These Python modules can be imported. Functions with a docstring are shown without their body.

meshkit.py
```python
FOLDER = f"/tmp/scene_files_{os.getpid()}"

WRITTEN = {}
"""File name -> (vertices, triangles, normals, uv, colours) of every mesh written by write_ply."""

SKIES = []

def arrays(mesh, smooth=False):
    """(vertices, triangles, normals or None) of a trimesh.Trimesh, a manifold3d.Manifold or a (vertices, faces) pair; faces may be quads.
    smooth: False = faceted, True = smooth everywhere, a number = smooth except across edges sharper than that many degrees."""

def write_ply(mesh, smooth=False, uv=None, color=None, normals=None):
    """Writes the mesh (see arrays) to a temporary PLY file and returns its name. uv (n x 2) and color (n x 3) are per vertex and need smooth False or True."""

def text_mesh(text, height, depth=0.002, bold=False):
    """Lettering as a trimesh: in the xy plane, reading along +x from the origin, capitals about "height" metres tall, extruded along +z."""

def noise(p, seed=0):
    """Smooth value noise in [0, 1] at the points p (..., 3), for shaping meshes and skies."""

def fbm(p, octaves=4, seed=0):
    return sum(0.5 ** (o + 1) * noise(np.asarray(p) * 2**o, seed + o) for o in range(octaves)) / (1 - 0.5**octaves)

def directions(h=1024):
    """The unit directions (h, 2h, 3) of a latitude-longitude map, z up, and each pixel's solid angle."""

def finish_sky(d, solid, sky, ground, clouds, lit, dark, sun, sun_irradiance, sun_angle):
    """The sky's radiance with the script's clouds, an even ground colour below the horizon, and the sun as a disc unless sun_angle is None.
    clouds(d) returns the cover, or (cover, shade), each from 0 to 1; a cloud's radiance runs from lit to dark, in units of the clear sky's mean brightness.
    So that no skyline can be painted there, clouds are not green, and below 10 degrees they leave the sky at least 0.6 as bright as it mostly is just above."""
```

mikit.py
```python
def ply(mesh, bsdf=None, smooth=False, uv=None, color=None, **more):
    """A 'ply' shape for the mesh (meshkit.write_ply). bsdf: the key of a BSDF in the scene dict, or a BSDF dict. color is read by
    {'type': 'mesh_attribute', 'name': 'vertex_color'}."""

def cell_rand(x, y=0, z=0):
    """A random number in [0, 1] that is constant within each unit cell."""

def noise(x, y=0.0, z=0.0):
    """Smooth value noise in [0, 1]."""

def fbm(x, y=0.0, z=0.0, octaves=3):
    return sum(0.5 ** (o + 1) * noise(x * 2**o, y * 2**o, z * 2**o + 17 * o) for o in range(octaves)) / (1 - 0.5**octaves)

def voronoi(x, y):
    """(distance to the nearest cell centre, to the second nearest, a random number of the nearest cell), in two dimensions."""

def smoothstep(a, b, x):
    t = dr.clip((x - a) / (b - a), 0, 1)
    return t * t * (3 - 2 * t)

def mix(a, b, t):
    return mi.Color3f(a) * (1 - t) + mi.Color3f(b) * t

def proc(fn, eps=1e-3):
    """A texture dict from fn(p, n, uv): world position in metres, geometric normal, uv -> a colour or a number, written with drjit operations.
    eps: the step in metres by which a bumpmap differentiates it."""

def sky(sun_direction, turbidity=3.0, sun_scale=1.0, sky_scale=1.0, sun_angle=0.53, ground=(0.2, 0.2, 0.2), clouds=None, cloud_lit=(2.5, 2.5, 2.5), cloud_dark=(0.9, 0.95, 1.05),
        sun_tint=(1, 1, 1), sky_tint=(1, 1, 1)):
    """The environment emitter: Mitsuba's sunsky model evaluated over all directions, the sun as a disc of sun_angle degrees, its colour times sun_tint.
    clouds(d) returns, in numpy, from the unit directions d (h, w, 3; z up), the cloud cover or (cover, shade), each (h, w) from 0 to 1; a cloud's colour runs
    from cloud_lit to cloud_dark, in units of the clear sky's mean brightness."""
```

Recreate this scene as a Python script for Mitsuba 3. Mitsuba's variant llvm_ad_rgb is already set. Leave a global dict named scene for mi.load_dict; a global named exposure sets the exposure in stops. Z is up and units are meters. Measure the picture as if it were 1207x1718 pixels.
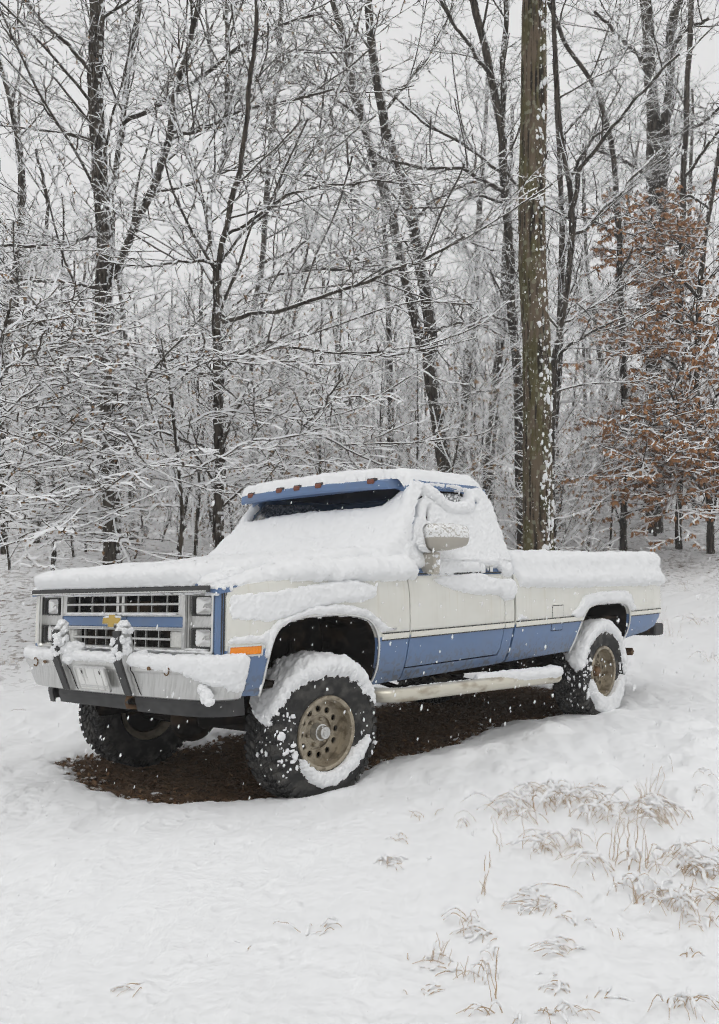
import math
import numpy as np
import trimesh
import mitsuba as mi
import drjit as dr
import mikit, meshkit
from shapely.geometry import Polygon, LineString, Point, box as sbox, MultiPolygon
from shapely import contains_xy, points as spoints, distance as sdistance
from shapely.ops import unary_union

T = mi.ScalarTransform4f
scene, labels = {}, {}

# ------------------------------------------------------------------ camera, sky, exposure
EYE = np.array([-4.0056, -4.7493, 1.3537])
YAW, PITCH, ROLL = math.radians(41.442), math.radians(3.009), math.radians(0.622)
FWD = np.array([math.cos(PITCH) * math.cos(YAW), math.cos(PITCH) * math.sin(YAW), math.sin(PITCH)])
RIGHT = np.cross(FWD, [0, 0, 1.0]); RIGHT /= np.linalg.norm(RIGHT)
UPV = np.cross(RIGHT, FWD)
CAM_UP = -math.sin(ROLL) * RIGHT + math.cos(ROLL) * UPV
scene['camera'] = {'type': 'perspective', 'fov': 41.37, 'fov_axis': 'x', 'near_clip': 0.05, 'far_clip': 600.0,
                   'to_world': T().look_at(origin=EYE.tolist(), target=(EYE + FWD).tolist(), up=CAM_UP.tolist())}
scene['sky'] = mikit.sky([-0.70, -0.48, 1.05], turbidity=3, sun_scale=0.08, sun_angle=25, sun_tint=(0.80, 0.95, 1.22), ground=(0.75, 0.76, 0.78),
                         clouds=lambda d: 1.0, cloud_lit=(1.0, 1.0, 1.0))
exposure = 2.6
# ------------------------------------------------------------------ helpers
def taken(key):
    return key in scene or key in labels


def numbered(key):
    if not taken(key):
        return key
    n = 1
    while taken(f'{key}_{n:03d}'):
        n += 1
    return f'{key}_{n:03d}'


def tag(key, label=None, category=None, group=None, kind=None):
    d = labels.setdefault(key, {})
    for k, v in (('label', label), ('category', category), ('group', group), ('kind', kind)):
        if v:
            d[k] = v
    return key


def put(key, mesh, mat, smooth=False, uv=None, label=None, kind=None):
    """one entry of the scene; the key is numbered if it is taken"""
    key = numbered(key)
    scene[key] = mikit.ply(mesh, mat, smooth=smooth, uv=uv)
    if label or kind:
        tag(key, label, kind=kind)
    return key


def tr(v):
    """the truck leans and is nose-up a little on the sloping ground"""
    v = np.array(v, float)
    v[:, 2] += -0.042 * v[:, 1] + 0.009 * (v[:, 0] - 0.5)
    return v


def tput(key, mesh, mat, smooth=False, uv=None, label=None, kind=None):
    if isinstance(mesh, trimesh.Trimesh):
        mesh = (mesh.vertices, mesh.faces)
    return put('pickup_truck__' + key, trimesh.Trimesh(tr(mesh[0]), np.asarray(mesh[1]), process=False), mat, smooth, uv, label, kind)


def join(*meshes):
    vs, fs, at = [], [], 0
    for m in meshes:
        if isinstance(m, trimesh.Trimesh):
            m = (m.vertices, m.faces)
        vs.append(np.asarray(m[0], float)); fs.append(np.asarray(m[1]) + at); at += len(m[0])
    return trimesh.Trimesh(np.vstack(vs), np.vstack(fs), process=False)


def bevel_box(x0, x1, y0, y1, z0, z1, b=0.006):
    b = min(b, (x1 - x0) * .45, (y1 - y0) * .45, (z1 - z0) * .45)
    p = []
    for x, sx in ((x0, 1), (x1, -1)):
        for y, sy in ((y0, 1), (y1, -1)):
            for z, sz in ((z0, 1), (z1, -1)):
                p += [(x + sx * b, y + sy * b, z), (x + sx * b, y, z + sz * b), (x, y + sy * b, z + sz * b)]
    return trimesh.convex.convex_hull(np.array(p))


def mirror(m):
    v, f = (m.vertices, m.faces) if isinstance(m, trimesh.Trimesh) else m
    v = np.array(v); v[:, 1] *= -1
    return trimesh.Trimesh(v, np.asarray(f)[:, ::-1], process=False)


def tube(points, radii, sides=10, caps=True):
    p = np.asarray(points, float)
    n = len(p)
    r = np.broadcast_to(radii, (n,))
    t = np.gradient(p, axis=0); t /= np.linalg.norm(t, axis=1, keepdims=True) + 1e-12
    ref = np.array([0, 0, 1.0]) if abs(t[:, 2]).mean() < 0.8 else np.array([1.0, 0, 0])
    a = np.cross(t, ref); a /= np.linalg.norm(a, axis=1, keepdims=True) + 1e-12
    b = np.cross(a, t)
    ang = np.arange(sides) * 2 * np.pi / sides + np.pi / 2
    v = p[:, None] + r[:, None, None] * (np.cos(ang)[None, :, None] * a[:, None] + np.sin(ang)[None, :, None] * b[:, None])
    i, j = np.meshgrid(np.arange(n - 1), np.arange(sides), indexing='ij')
    q = np.stack([i * sides + j, i * sides + (j + 1) % sides, (i + 1) * sides + (j + 1) % sides, (i + 1) * sides + j], -1).reshape(-1, 4)
    f = np.vstack([q[:, [2, 1, 0]], q[:, [3, 2, 0]]])
    v = v.reshape(-1, 3)
    if caps:
        k = len(v)
        v = np.vstack([v, p[:1], p[-1:]])
        jj = np.arange(sides)
        f = np.vstack([f, np.stack([jj, (jj + 1) % sides, jj * 0 + k], 1), np.stack([(n - 1) * sides + (jj + 1) % sides, (n - 1) * sides + jj, jj * 0 + k + 1], 1)])
    return trimesh.Trimesh(v, f, process=False)


def bspl(pts, n):
    """a smooth line through points (Catmull-Rom)"""
    p = np.asarray(pts, float)
    p = np.vstack([2 * p[0] - p[1], p, 2 * p[-1] - p[-2]])
    s = np.linspace(0, len(p) - 3 - 1e-9, n)
    i = s.astype(int); u = (s - i)[:, None]
    a, b, c, d = p[i], p[i + 1], p[i + 2], p[i + 3]
    return 0.5 * (2 * b + (c - a) * u + (2 * a - 5 * b + 4 * c - d) * u ** 2 + (3 * b - a - 3 * c + d) * u ** 3)


def lathe(profile, n=64, y0=0.0):
    """profile: (radius, y) from one side to the other; turned about the y axis"""
    pr = np.asarray(profile, float)
    a = np.arange(n) * 2 * np.pi / n
    v = np.stack([pr[:, None, 0] * np.cos(a), np.broadcast_to(pr[:, None, 1], (len(pr), n)), pr[:, None, 0] * np.sin(a)], -1).reshape(-1, 3)
    i, j = np.meshgrid(np.arange(len(pr) - 1), np.arange(n), indexing='ij')
    q = np.stack([i * n + j, i * n + (j + 1) % n, (i + 1) * n + (j + 1) % n, (i + 1) * n + j], -1).reshape(-1, 4)
    v[:, 1] += y0
    return trimesh.Trimesh(v, np.vstack([q[:, [0, 1, 2]], q[:, [0, 2, 3]]]), process=False)


def prism(poly, t0, t1, axis):
    """a polygon extruded along an axis: axis 'x' (poly in y,z), 'y' (poly in x,z), 'z' (poly in x,y)"""
    out = []
    for g in getattr(poly, 'geoms', [poly]):
        m = trimesh.creation.extrude_polygon(g, t1 - t0, engine='earcut')
        v = np.array(m.vertices); v[:, 2] += t0
        v = {'x': v[:, [2, 0, 1]], 'y': v[:, [0, 2, 1]], 'z': v}[axis]
        f = m.faces[:, ::-1] if axis == 'y' else m.faces
        out.append((v, f))
    return join(*out)


def lerp(x, xs, ys):
    return np.interp(x, xs, ys)


def sst(a, b, x):
    t = np.clip((x - a) / (b - a), 0, 1)
    return t * t * (3 - 2 * t)


def cellmesh(poly, res):
    """the polygon cut into grid cells: (points (n,2), faces)"""
    x0, y0, x1, y1 = poly.bounds
    xs = np.arange(math.floor(x0 / res), math.ceil(x1 / res) + 1) * res
    ys = np.arange(math.floor(y0 / res), math.ceil(y1 / res) + 1) * res
    gx, gy = np.meshgrid(xs[:-1] + res / 2, ys[:-1] + res / 2, indexing='ij')
    d = sdistance(poly.boundary, spoints(gx.ravel(), gy.ravel()))
    inside = contains_xy(poly, gx.ravel(), gy.ravel())
    P, Fc, at = [], [], 0
    for cx, cy, dd, ins in zip(gx.ravel(), gy.ravel(), d, inside):
        if dd > res * 0.71:
            if ins:
                P += [(cx - res / 2, cy - res / 2), (cx + res / 2, cy - res / 2), (cx + res / 2, cy + res / 2), (cx - res / 2, cy + res / 2)]
                Fc += [(at, at + 1, at + 2), (at, at + 2, at + 3)]; at += 4
            continue
        c = poly.intersection(sbox(cx - res / 2, cy - res / 2, cx + res / 2, cy + res / 2))
        for g in getattr(c, 'geoms', [c]):
            if g.geom_type != 'Polygon' or g.area < 1e-9:
                continue
            v, f = trimesh.creation.triangulate_polygon(g, engine='earcut')
            P += [tuple(q) for q in v]; Fc += [tuple(t + at) for t in f]; at += len(v)
    P = np.array(P); Fc = np.array(Fc)
    key, inv = np.unique(np.round(P, 5), axis=0, return_inverse=True)
    Fc = inv.ravel()[Fc]
    Fc = Fc[(Fc[:, 0] != Fc[:, 1]) & (Fc[:, 1] != Fc[:, 2]) & (Fc[:, 0] != Fc[:, 2])]
    a, b, c = key[Fc[:, 0]], key[Fc[:, 1]], key[Fc[:, 2]]
    neg = (b[:, 0] - a[:, 0]) * (c[:, 1] - a[:, 1]) - (b[:, 1] - a[:, 1]) * (c[:, 0] - a[:, 0]) < 0
    Fc[neg] = Fc[neg][:, ::-1]
    return key, Fc


def panel(poly, fn, thick=0.012, res=0.05, flip=False):
    """a sheet-metal panel: polygon -> 3D by fn(p) (n,2)->(n,3); a turned-in edge of depth thick along fn(p, thick). Returns (mesh, uv)"""
    p, f = cellmesh(poly, res)
    top = fn(p)
    e = np.sort(f[:, [0, 1, 1, 2, 2, 0]].reshape(-1, 2), axis=1)
    d = f[:, [0, 1, 1, 2, 2, 0]].reshape(-1, 2)
    _, idx, cnt = np.unique(e, axis=0, return_index=True, return_counts=True)
    rim = d[idx[cnt == 1]]
    v0, v1 = fn(p[rim[:, 0]]), fn(p[rim[:, 1]])
    w0, w1 = fn(p[rim[:, 0]], thick), fn(p[rim[:, 1]], thick)
    n = len(rim); k = len(top)
    v = np.vstack([top, v0, v1, w1, w0])
    i = np.arange(n)
    s = np.vstack([np.stack([k + i, k + 3 * n + i, k + 2 * n + i], 1), np.stack([k + i, k + 2 * n + i, k + n + i], 1)])
    f = np.vstack([f, s])
    uv = np.vstack([p, p[rim[:, 0]], p[rim[:, 1]], p[rim[:, 1]], p[rim[:, 0]]])
    if flip:
        f = f[:, ::-1]
    return trimesh.Trimesh(v, f, process=False), uv


def snow_patch(poly, P, D, thick, res=0.011, ragged=0.02, lump=0.35, seed=0, freq=14.0, round_w=None, tfun=None, sink=0.02, big=0.0, grain=1.0):
    """snow lying on a surface: poly in the surface's own (u,v) metres, P(uv)->points, D(uv)->direction it builds up in.
    Rounded, ragged edges; lumps; closed down into the surface at its rim."""
    q = poly.buffer(ragged)
    x0, y0, x1, y1 = q.bounds
    nx, ny = max(2, int((x1 - x0) / res)), max(2, int((y1 - y0) / res))
    gx, gy = np.meshgrid(np.linspace(x0, x1, nx + 1), np.linspace(y0, y1, ny + 1), indexing='ij')
    uv = np.stack([gx.ravel(), gy.ravel()], 1)
    ins = contains_xy(poly, uv[:, 0], uv[:, 1])
    dist = sdistance(poly.boundary, spoints(uv[:, 0], uv[:, 1])) * np.where(ins, 1, -1)
    p3 = np.column_stack([uv, np.full(len(uv), seed * 3.7)])
    rag = meshkit.fbm(p3 * np.array([freq * 1.6, freq * 1.6, 1]), 4, seed) - 0.5
    dist = dist + rag * 2 * ragged
    th = thick if tfun is None else tfun(uv)
    w = (round_w or thick * 1.1)
    t = np.clip(dist / w, 0, 1)
    prof = np.sqrt(np.maximum(0, 1 - (1 - t) ** 2))
    n1 = meshkit.fbm(p3 * np.array([freq, freq, 1]), 4, seed + 11) - 0.5
    n2 = meshkit.fbm(p3 * np.array([freq * 4, freq * 4, 1]), 2, seed + 23) - 0.5
    n0 = meshkit.fbm(p3 * np.array([2.5, 2.5, 1]), 2, seed + 31) - 0.5
    edge = 1 - 0.65 * t
    h = th * prof * (1 + lump * 2 * n1 * (0.35 + 0.65 * edge) + big * 2 * n0) + 0.020 * n2 * prof * (0.25 + 1.2 * edge)
    h = np.where(dist <= 0, -sink, h)
    v = P(uv) + D(uv) * h[:, None]
    i, j = np.meshgrid(np.arange(nx), np.arange(ny), indexing='ij')
    k = lambda a, b: (a * (ny + 1) + b)
    quad = np.stack([k(i, j), k(i + 1, j), k(i + 1, j + 1), k(i, j + 1)], -1).reshape(-1, 4)
    keep = (dist[quad] > 0).any(1)
    quad = quad[keep]
    f = np.vstack([quad[:, [0, 1, 2]], quad[:, [0, 2, 3]]])
    used, inv = np.unique(f, return_inverse=True)
    m = trimesh.Trimesh(v[used], inv.reshape(-1, 3), process=False)
    # crumbly surface
    vn = np.array(m.vertex_normals); hh = h[used]
    v3 = np.array(m.vertices)
    gr = (meshkit.fbm(v3 * 42 + 70, 2, seed + 41) - 0.5) * 0.011 + (meshkit.fbm(v3 * 120 + 70, 2, seed + 43) - 0.5) * 0.006
    sg = 1.0 if (m.face_normals * D(uv[used][m.faces].mean(1))).sum(1).mean() > 0 else -1.0
    m = trimesh.Trimesh(v3 + vn * (sg * grain * gr * (hh > 0))[:, None], m.faces, process=False)
    # orient outwards
    nrm = m.face_normals; mid = uv[used][m.faces].mean(1)
    if (nrm * D(mid)).sum(1).mean() < 0:
        m = trimesh.Trimesh(m.vertices, m.faces[:, ::-1], process=False)
    return m


def const_dir(d):
    d = np.asarray(d, float); d = d / np.linalg.norm(d)
    return lambda uv: np.broadcast_to(d, (len(uv), 3))

# ------------------------------------------------------------------ materials
F_, mix, noise, fbm, smoothstep = mi.Float, mikit.mix, mikit.noise, mikit.fbm, mikit.smoothstep


def rgb(c):
    return {'type': 'rgb', 'value': list(c)}


def principled(c, rough=0.5, metal=0.0, spec=0.5, **kw):
    return {'type': 'twosided', 'bsdf': {'type': 'principled', 'base_color': c if isinstance(c, dict) else rgb(c), 'roughness': rough, 'metallic': metal, 'specular': spec, **kw}}


def material(key, d):
    scene[key] = d
    return key


SNOW_C = (0.885, 0.895, 0.905)
material('snow_material', {'type': 'twosided', 'bsdf': {'type': 'bumpmap', 'tex': mikit.proc(lambda p, n, uv: fbm(p.x * 90, p.y * 90, p.z * 90, 2) * 0.7 + 0.3 * noise(p.x * 260, p.y * 260, p.z * 260), eps=2e-3),
         'scale': 0.012, 'bsdf': {'type': 'diffuse', 'reflectance': rgb(SNOW_C)}}})

BLUE, CREAM = (0.098, 0.168, 0.315), (0.665, 0.66, 0.61)


def paint_fn(p, n, uv):
    x, z = uv.x, uv.y
    streak = fbm(x * 55, z * 1.6, 3.0, 3)
    grime = smoothstep(0.50, 0.85, streak) * 0.11 + smoothstep(0.4, 0.75, fbm(x * 5, z * 7, 7.0, 4)) * 0.16
    rust = smoothstep(0.70, 0.86, fbm(x * 38, z * 0.8, 11.0, 3)) * 0.16
    cream = mix(mix(CREAM, (0.50, 0.475, 0.40), grime), (0.50, 0.40, 0.24), rust)
    low = smoothstep(0.78, 0.58, z) * (0.35 + 0.5 * fbm(x * 9, z * 9, 5.0, 3))
    spat = smoothstep(0.60, 0.70, noise(x * 55, z * 55, 2.0)) * smoothstep(0.80, 0.60, z) * 0.6
    blue = mix(mix(BLUE, (0.13, 0.175, 0.27), grime * 1.4), (0.10, 0.115, 0.14), dr.clip(low * 0.6 + spat, 0, 1))
    return mi.Color3f(dr.select((z > 0.856) & (z < 1.227), cream.x, blue.x), dr.select((z > 0.856) & (z < 1.227), cream.y, blue.y), dr.select((z > 0.856) & (z < 1.227), cream.z, blue.z))


material('two_tone_paint', principled(mikit.proc(paint_fn), 0.34, 0.0, 0.5, clearcoat=0.7, clearcoat_gloss=0.85))
material('blue_paint', principled(mikit.proc(lambda p, n, uv: mix(BLUE, (0.13, 0.17, 0.25), smoothstep(0.4, 0.75, fbm(p.x * 11, p.y * 11, p.z * 11, 3)) * 0.5)), 0.4, 0.0, 0.45, clearcoat=0.3))
material('chrome', principled(mikit.proc(lambda p, n, uv: mix((0.72, 0.72, 0.70), (0.50, 0.49, 0.46), smoothstep(0.55, 0.85, fbm(p.x * 22, p.y * 22, p.z * 22, 4)))), 0.20, 0.95))
material('dull_chrome', principled(mikit.proc(lambda p, n, uv: mix((0.64, 0.64, 0.63), (0.53, 0.53, 0.515), smoothstep(0.35, 0.75, fbm(p.x * 90 + p.z * 40, p.y * 90 + p.z * 50, p.z * 6, 4)))), 0.33, 0.85))
material('cream_trim', principled((0.70, 0.69, 0.62), 0.4))
material('black_plastic', principled(mikit.proc(lambda p, n, uv: mix((0.018, 0.018, 0.019), (0.05, 0.05, 0.05), fbm(p.x * 15, p.y * 15, p.z * 15, 3))), 0.55))
material('rubber', principled(mikit.proc(lambda p, n, uv: mix((0.022, 0.022, 0.022), (0.075, 0.072, 0.066), smoothstep(0.40, 0.78, fbm(p.x * 18, p.y * 18, p.z * 18, 4)))), 0.75, 0.0, 0.3))
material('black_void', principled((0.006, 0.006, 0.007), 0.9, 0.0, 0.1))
material('underbody', principled(mikit.proc(lambda p, n, uv: mix((0.010, 0.009, 0.008), (0.055, 0.036, 0.022), smoothstep(0.45, 0.8, fbm(p.x * 9, p.y * 9, p.z * 9, 4)))), 0.85, 0.0, 0.2))
material('bronze_wheel', principled(mikit.proc(lambda p, n, uv: mix((0.36, 0.315, 0.24), (0.15, 0.12, 0.085), smoothstep(0.40, 0.75, fbm(p.x * 30, p.y * 30, p.z * 30, 4)) * 0.8)), 0.36, 0.5))
material('rusty_steel', principled(mikit.proc(lambda p, n, uv: mix((0.22, 0.12, 0.05), (0.09, 0.06, 0.04), fbm(p.x * 40, p.y * 40, p.z * 40, 4))), 0.7, 0.2))
material('gold_metal', principled((0.55, 0.38, 0.10), 0.38, 0.55))
material('amber_lens', principled((0.85, 0.27, 0.008), 0.15, 0.0, 0.5, clearcoat=0.6))
material('roof_lamp_lens', principled((0.15, 0.04, 0.02), 0.3))
material('shade_dark_glass', principled((0.012, 0.013, 0.015), 0.12))  # near-black colour paints in the dark of a snow-covered, unlit rear window
material('clear_lens', {'type': 'thindielectric', 'int_ior': 1.5})
material('window_glass', {'type': 'thindielectric', 'int_ior': 1.5})
material('lamp_reflector', principled((0.90, 0.90, 0.89), 0.28, 0.55))
material('frosted_glass', principled(mikit.proc(lambda p, n, uv: mix((0.16, 0.165, 0.17), (0.75, 0.76, 0.77), smoothstep(0.42, 0.62, fbm(p.x * 75, p.y * 75, p.z * 75, 2)))), 0.5))
material('frosted_metal', principled(mikit.proc(lambda p, n, uv: mix((0.40, 0.375, 0.33), (0.82, 0.83, 0.83), smoothstep(0.0, 0.02, uv.y - 0.5 + 0.06 * fbm(p.x * 40, p.y * 40, p.z * 40, 3)) * smoothstep(0.34, 0.5, fbm(p.x * 90, p.y * 90, p.z * 90, 3)))), 0.4, 0.25))
material('beige_mirror', principled(mikit.proc(lambda p, n, uv: mix((0.42, 0.39, 0.335), (0.80, 0.81, 0.80), smoothstep(0.57, 0.66, fbm(p.x * 60, p.y * 60, p.z * 60, 3)))), 0.35, 0.2))
material('nerf_metal', principled(mikit.proc(lambda p, n, uv: mix((0.62, 0.59, 0.50), (0.38, 0.33, 0.25), smoothstep(0.45, 0.8, fbm(p.x * 9, p.y * 20, p.z * 20, 4)))), 0.32, 0.45))
material('seat_cloth', principled((0.03, 0.032, 0.04), 0.9))
material('plate_metal', principled(mikit.proc(lambda p, n, uv: mix((0.72, 0.72, 0.70), (0.46, 0.46, 0.44), smoothstep(0.55, 0.75, fbm(p.y * 60, p.z * 4, 1.0, 3)))), 0.5, 0.1))
# ------------------------------------------------------------------ the pickup truck (x to the rear, front axle at 0; y to the passenger side; z up)
TK = 'pickup_truck'
tag(TK, 'blue and cream two-tone pickup truck with a gold emblem and bumper guards, blanketed in snow', 'pickup truck')

PZ = [0.50, 0.56, 0.60, 0.68, 0.80, 0.856, 0.95, 1.10, 1.18, 1.227, 1.27, 1.30, 1.32]
PY = [0.885, 0.908, 0.938, 0.968, 0.992, 1.0, 1.003, 0.997, 0.985, 0.970, 0.955, 0.932, 0.90]


def side_y(x, z):
    return np.interp(z, PZ, PY) - 0.062 * sst(-0.50, -0.76, x) ** 1.5 - 0.02 * sst(4.3, 4.5, x)


def body_fn(sgn):
    def fn(p, inset=0.0):
        return np.column_stack([p[:, 0], sgn * (side_y(p[:, 0], p[:, 1]) - inset), p[:, 1]])
    return fn


ARCH_F = [(-0.492, 0.60), (-0.487, 0.70), (-0.478, 0.79), (-0.458, 0.88), (-0.41, 0.955), (-0.33, 0.992), (-0.20, 1.01), (-0.05, 1.014), (0.10, 1.008), (0.24, 0.993), (0.345, 0.96), (0.405, 0.90), (0.437, 0.82), (0.452, 0.72), (0.45, 0.61), (0.425, 0.55)]
ARCH_R = [(2.868, 0.58), (2.885, 0.65), (2.93, 0.76), (2.98, 0.85), (3.045, 0.918), (3.12, 0.95), (3.25, 0.963), (3.40, 0.967), (3.56, 0.963), (3.69, 0.953), (3.775, 0.92), (3.82, 0.86), (3.836, 0.76), (3.815, 0.69), (3.78, 0.62)]
archF = Polygon(bspl(ARCH_F, 60).tolist() + [(0.425, 0.4), (-0.492, 0.4)]).buffer(0)
archR = Polygon(bspl(ARCH_R, 60).tolist() + [(3.78, 0.4), (2.868, 0.4)]).buffer(0)

P_FENDER = Polygon([(-0.728, 1.172), (-0.60, 1.20), (-0.30, 1.228), (0.727, 1.262), (0.727, 0.57), (0.40, 0.56), (-0.50, 0.60), (-0.565, 0.607), (-0.68, 0.615), (-0.71, 0.65), (-0.728, 0.80)]).difference(archF)
P_DOOR = Polygon([(0.737, 1.315), (1.822, 1.315), (1.822, 0.86), (1.808, 0.70), (1.78, 0.655), (0.737, 0.65)])
P_CORNER = Polygon([(1.830, 1.315), (1.948, 1.315), (1.948, 0.86), (1.93, 0.66), (1.90, 0.585), (1.80, 0.58), (1.80, 0.645), (1.816, 0.70), (1.83, 0.86)])
P_ROCKER = Polygon([(0.735, 0.642), (1.795, 0.645), (1.80, 0.58), (0.735, 0.565)])
P_BED = Polygon([(1.976, 1.318), (4.47, 1.318), (4.495, 1.28), (4.497, 0.86), (4.47, 0.79), (4.38, 0.725), (4.20, 0.685), (3.75, 0.635), (2.90, 0.60), (1.934, 0.585), (1.956, 0.66), (1.976, 0.86)]).difference(archR)

for sgn in (-1, 1):
    for nm, pg in (('front_fender', P_FENDER), ('door', P_DOOR), ('cab_corner', P_CORNER), ('rocker_panel', P_ROCKER), ('bed_side', P_BED)):
        m, uv = panel(pg, body_fn(sgn), 0.03, 0.05, flip=(sgn > 0))
        k = tput(nm, m, 'two_tone_paint', True, uv)
DOOR, FENDER, BED = TK + '__door', TK + '__front_fender', TK + '__bed_side'

# wheel wells: a lining that follows the arch inwards, and the steel lip round it
for sgn in (-1, 1):
    for arch, a0 in ((ARCH_F, 'F'), (ARCH_R, 'R')):
        line = bspl(arch, 60)
        off = np.column_stack([line[:, 0], side_y(line[:, 0], line[:, 1]) * sgn, line[:, 1]])
        grid = np.stack([off * [1, 0, 1] + np.stack([0 * off[:, 0], sgn * (np.abs(off[:, 1]) - d), 0 * off[:, 0]], 1) + [0, 0, k] for d, k in ((0.012, 0.0), (0.10, 0.035), (0.25, 0.05), (0.48, 0.05))], 1)
        n, w = grid.shape[:2]
        i, j = np.meshgrid(np.arange(n - 1), np.arange(w - 1), indexing='ij')
        q = np.stack([i * w + j, (i + 1) * w + j, (i + 1) * w + j + 1, i * w + j + 1], -1).reshape(-1, 4)
        lining = trimesh.Trimesh(grid.reshape(-1, 3), np.vstack([q[:, [0, 1, 2]], q[:, [0, 2, 3]]]), process=False)
        back = prism(Polygon(line.tolist() + [(line[-1, 0], 0.45), (line[0, 0], 0.45)]).buffer(0.06), 0.50, 0.51, 'y')
        back = back if sgn > 0 else mirror(back)
        tput('wheel_well', join(lining, back), 'underbody', 40)
        lip = tube(off + [0, sgn * 0.002, 0], 0.008, 8)
        tput('wheel_arch_trim', lip, 'chrome', True)

# mouldings along the sides
def strip(x0, x1, sgn, z0, z1, proud, zs=3):
    xs = np.linspace(x0, x1, max(3, int((x1 - x0) / 0.1)))
    prof = [(z0, 0.0), (z0, proud), ((z0 + z1) / 2, proud * 1.25), (z1, proud), (z1, 0.0)]
    v = np.array([[x, sgn * (side_y(np.array(x), np.array(min(max(z, .8), 1.2))) + p), z] for x in xs for z, p in prof])
    w = len(prof); n = len(xs)
    i, j = np.meshgrid(np.arange(n - 1), np.arange(w - 1), indexing='ij')
    q = np.stack([i * w + j, (i + 1) * w + j, (i + 1) * w + j + 1, i * w + j + 1], -1).reshape(-1, 4)
    f = np.vstack([q[:, [0, 1, 2]], q[:, [0, 2, 3]], [[0, 1, 2], [0, 2, 3], [0, 3, 4]], [[(n - 1) * w + a for a in t] for t in ((0, 2, 1), (0, 3, 2), (0, 4, 3))]])
    return trimesh.Trimesh(v, f if sgn > 0 else f[:, ::-1], process=False)


for x0, x1 in ((0.462, 0.722), (0.742, 1.818), (1.834, 1.944), (1.978, 2.965), (3.842, 4.488)):
    k = tput('side_moulding', strip(x0, x1, -1, 0.838, 0.876, 0.006), 'cream_trim', 30)
    for z in (0.8365, 0.8775):
        tput(k.split('__')[1] + '__edge_line', strip(x0, x1, -1, z - 0.0035, z + 0.0035, 0.0075), 'black_plastic')
for x0, x1 in ((0.462, 0.722), (0.742, 1.944), (1.978, 2.965), (3.842, 4.488)):
    tput('side_moulding', strip(x0, x1, 1, 0.838, 0.876, 0.006), 'cream_trim', 30)

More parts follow.
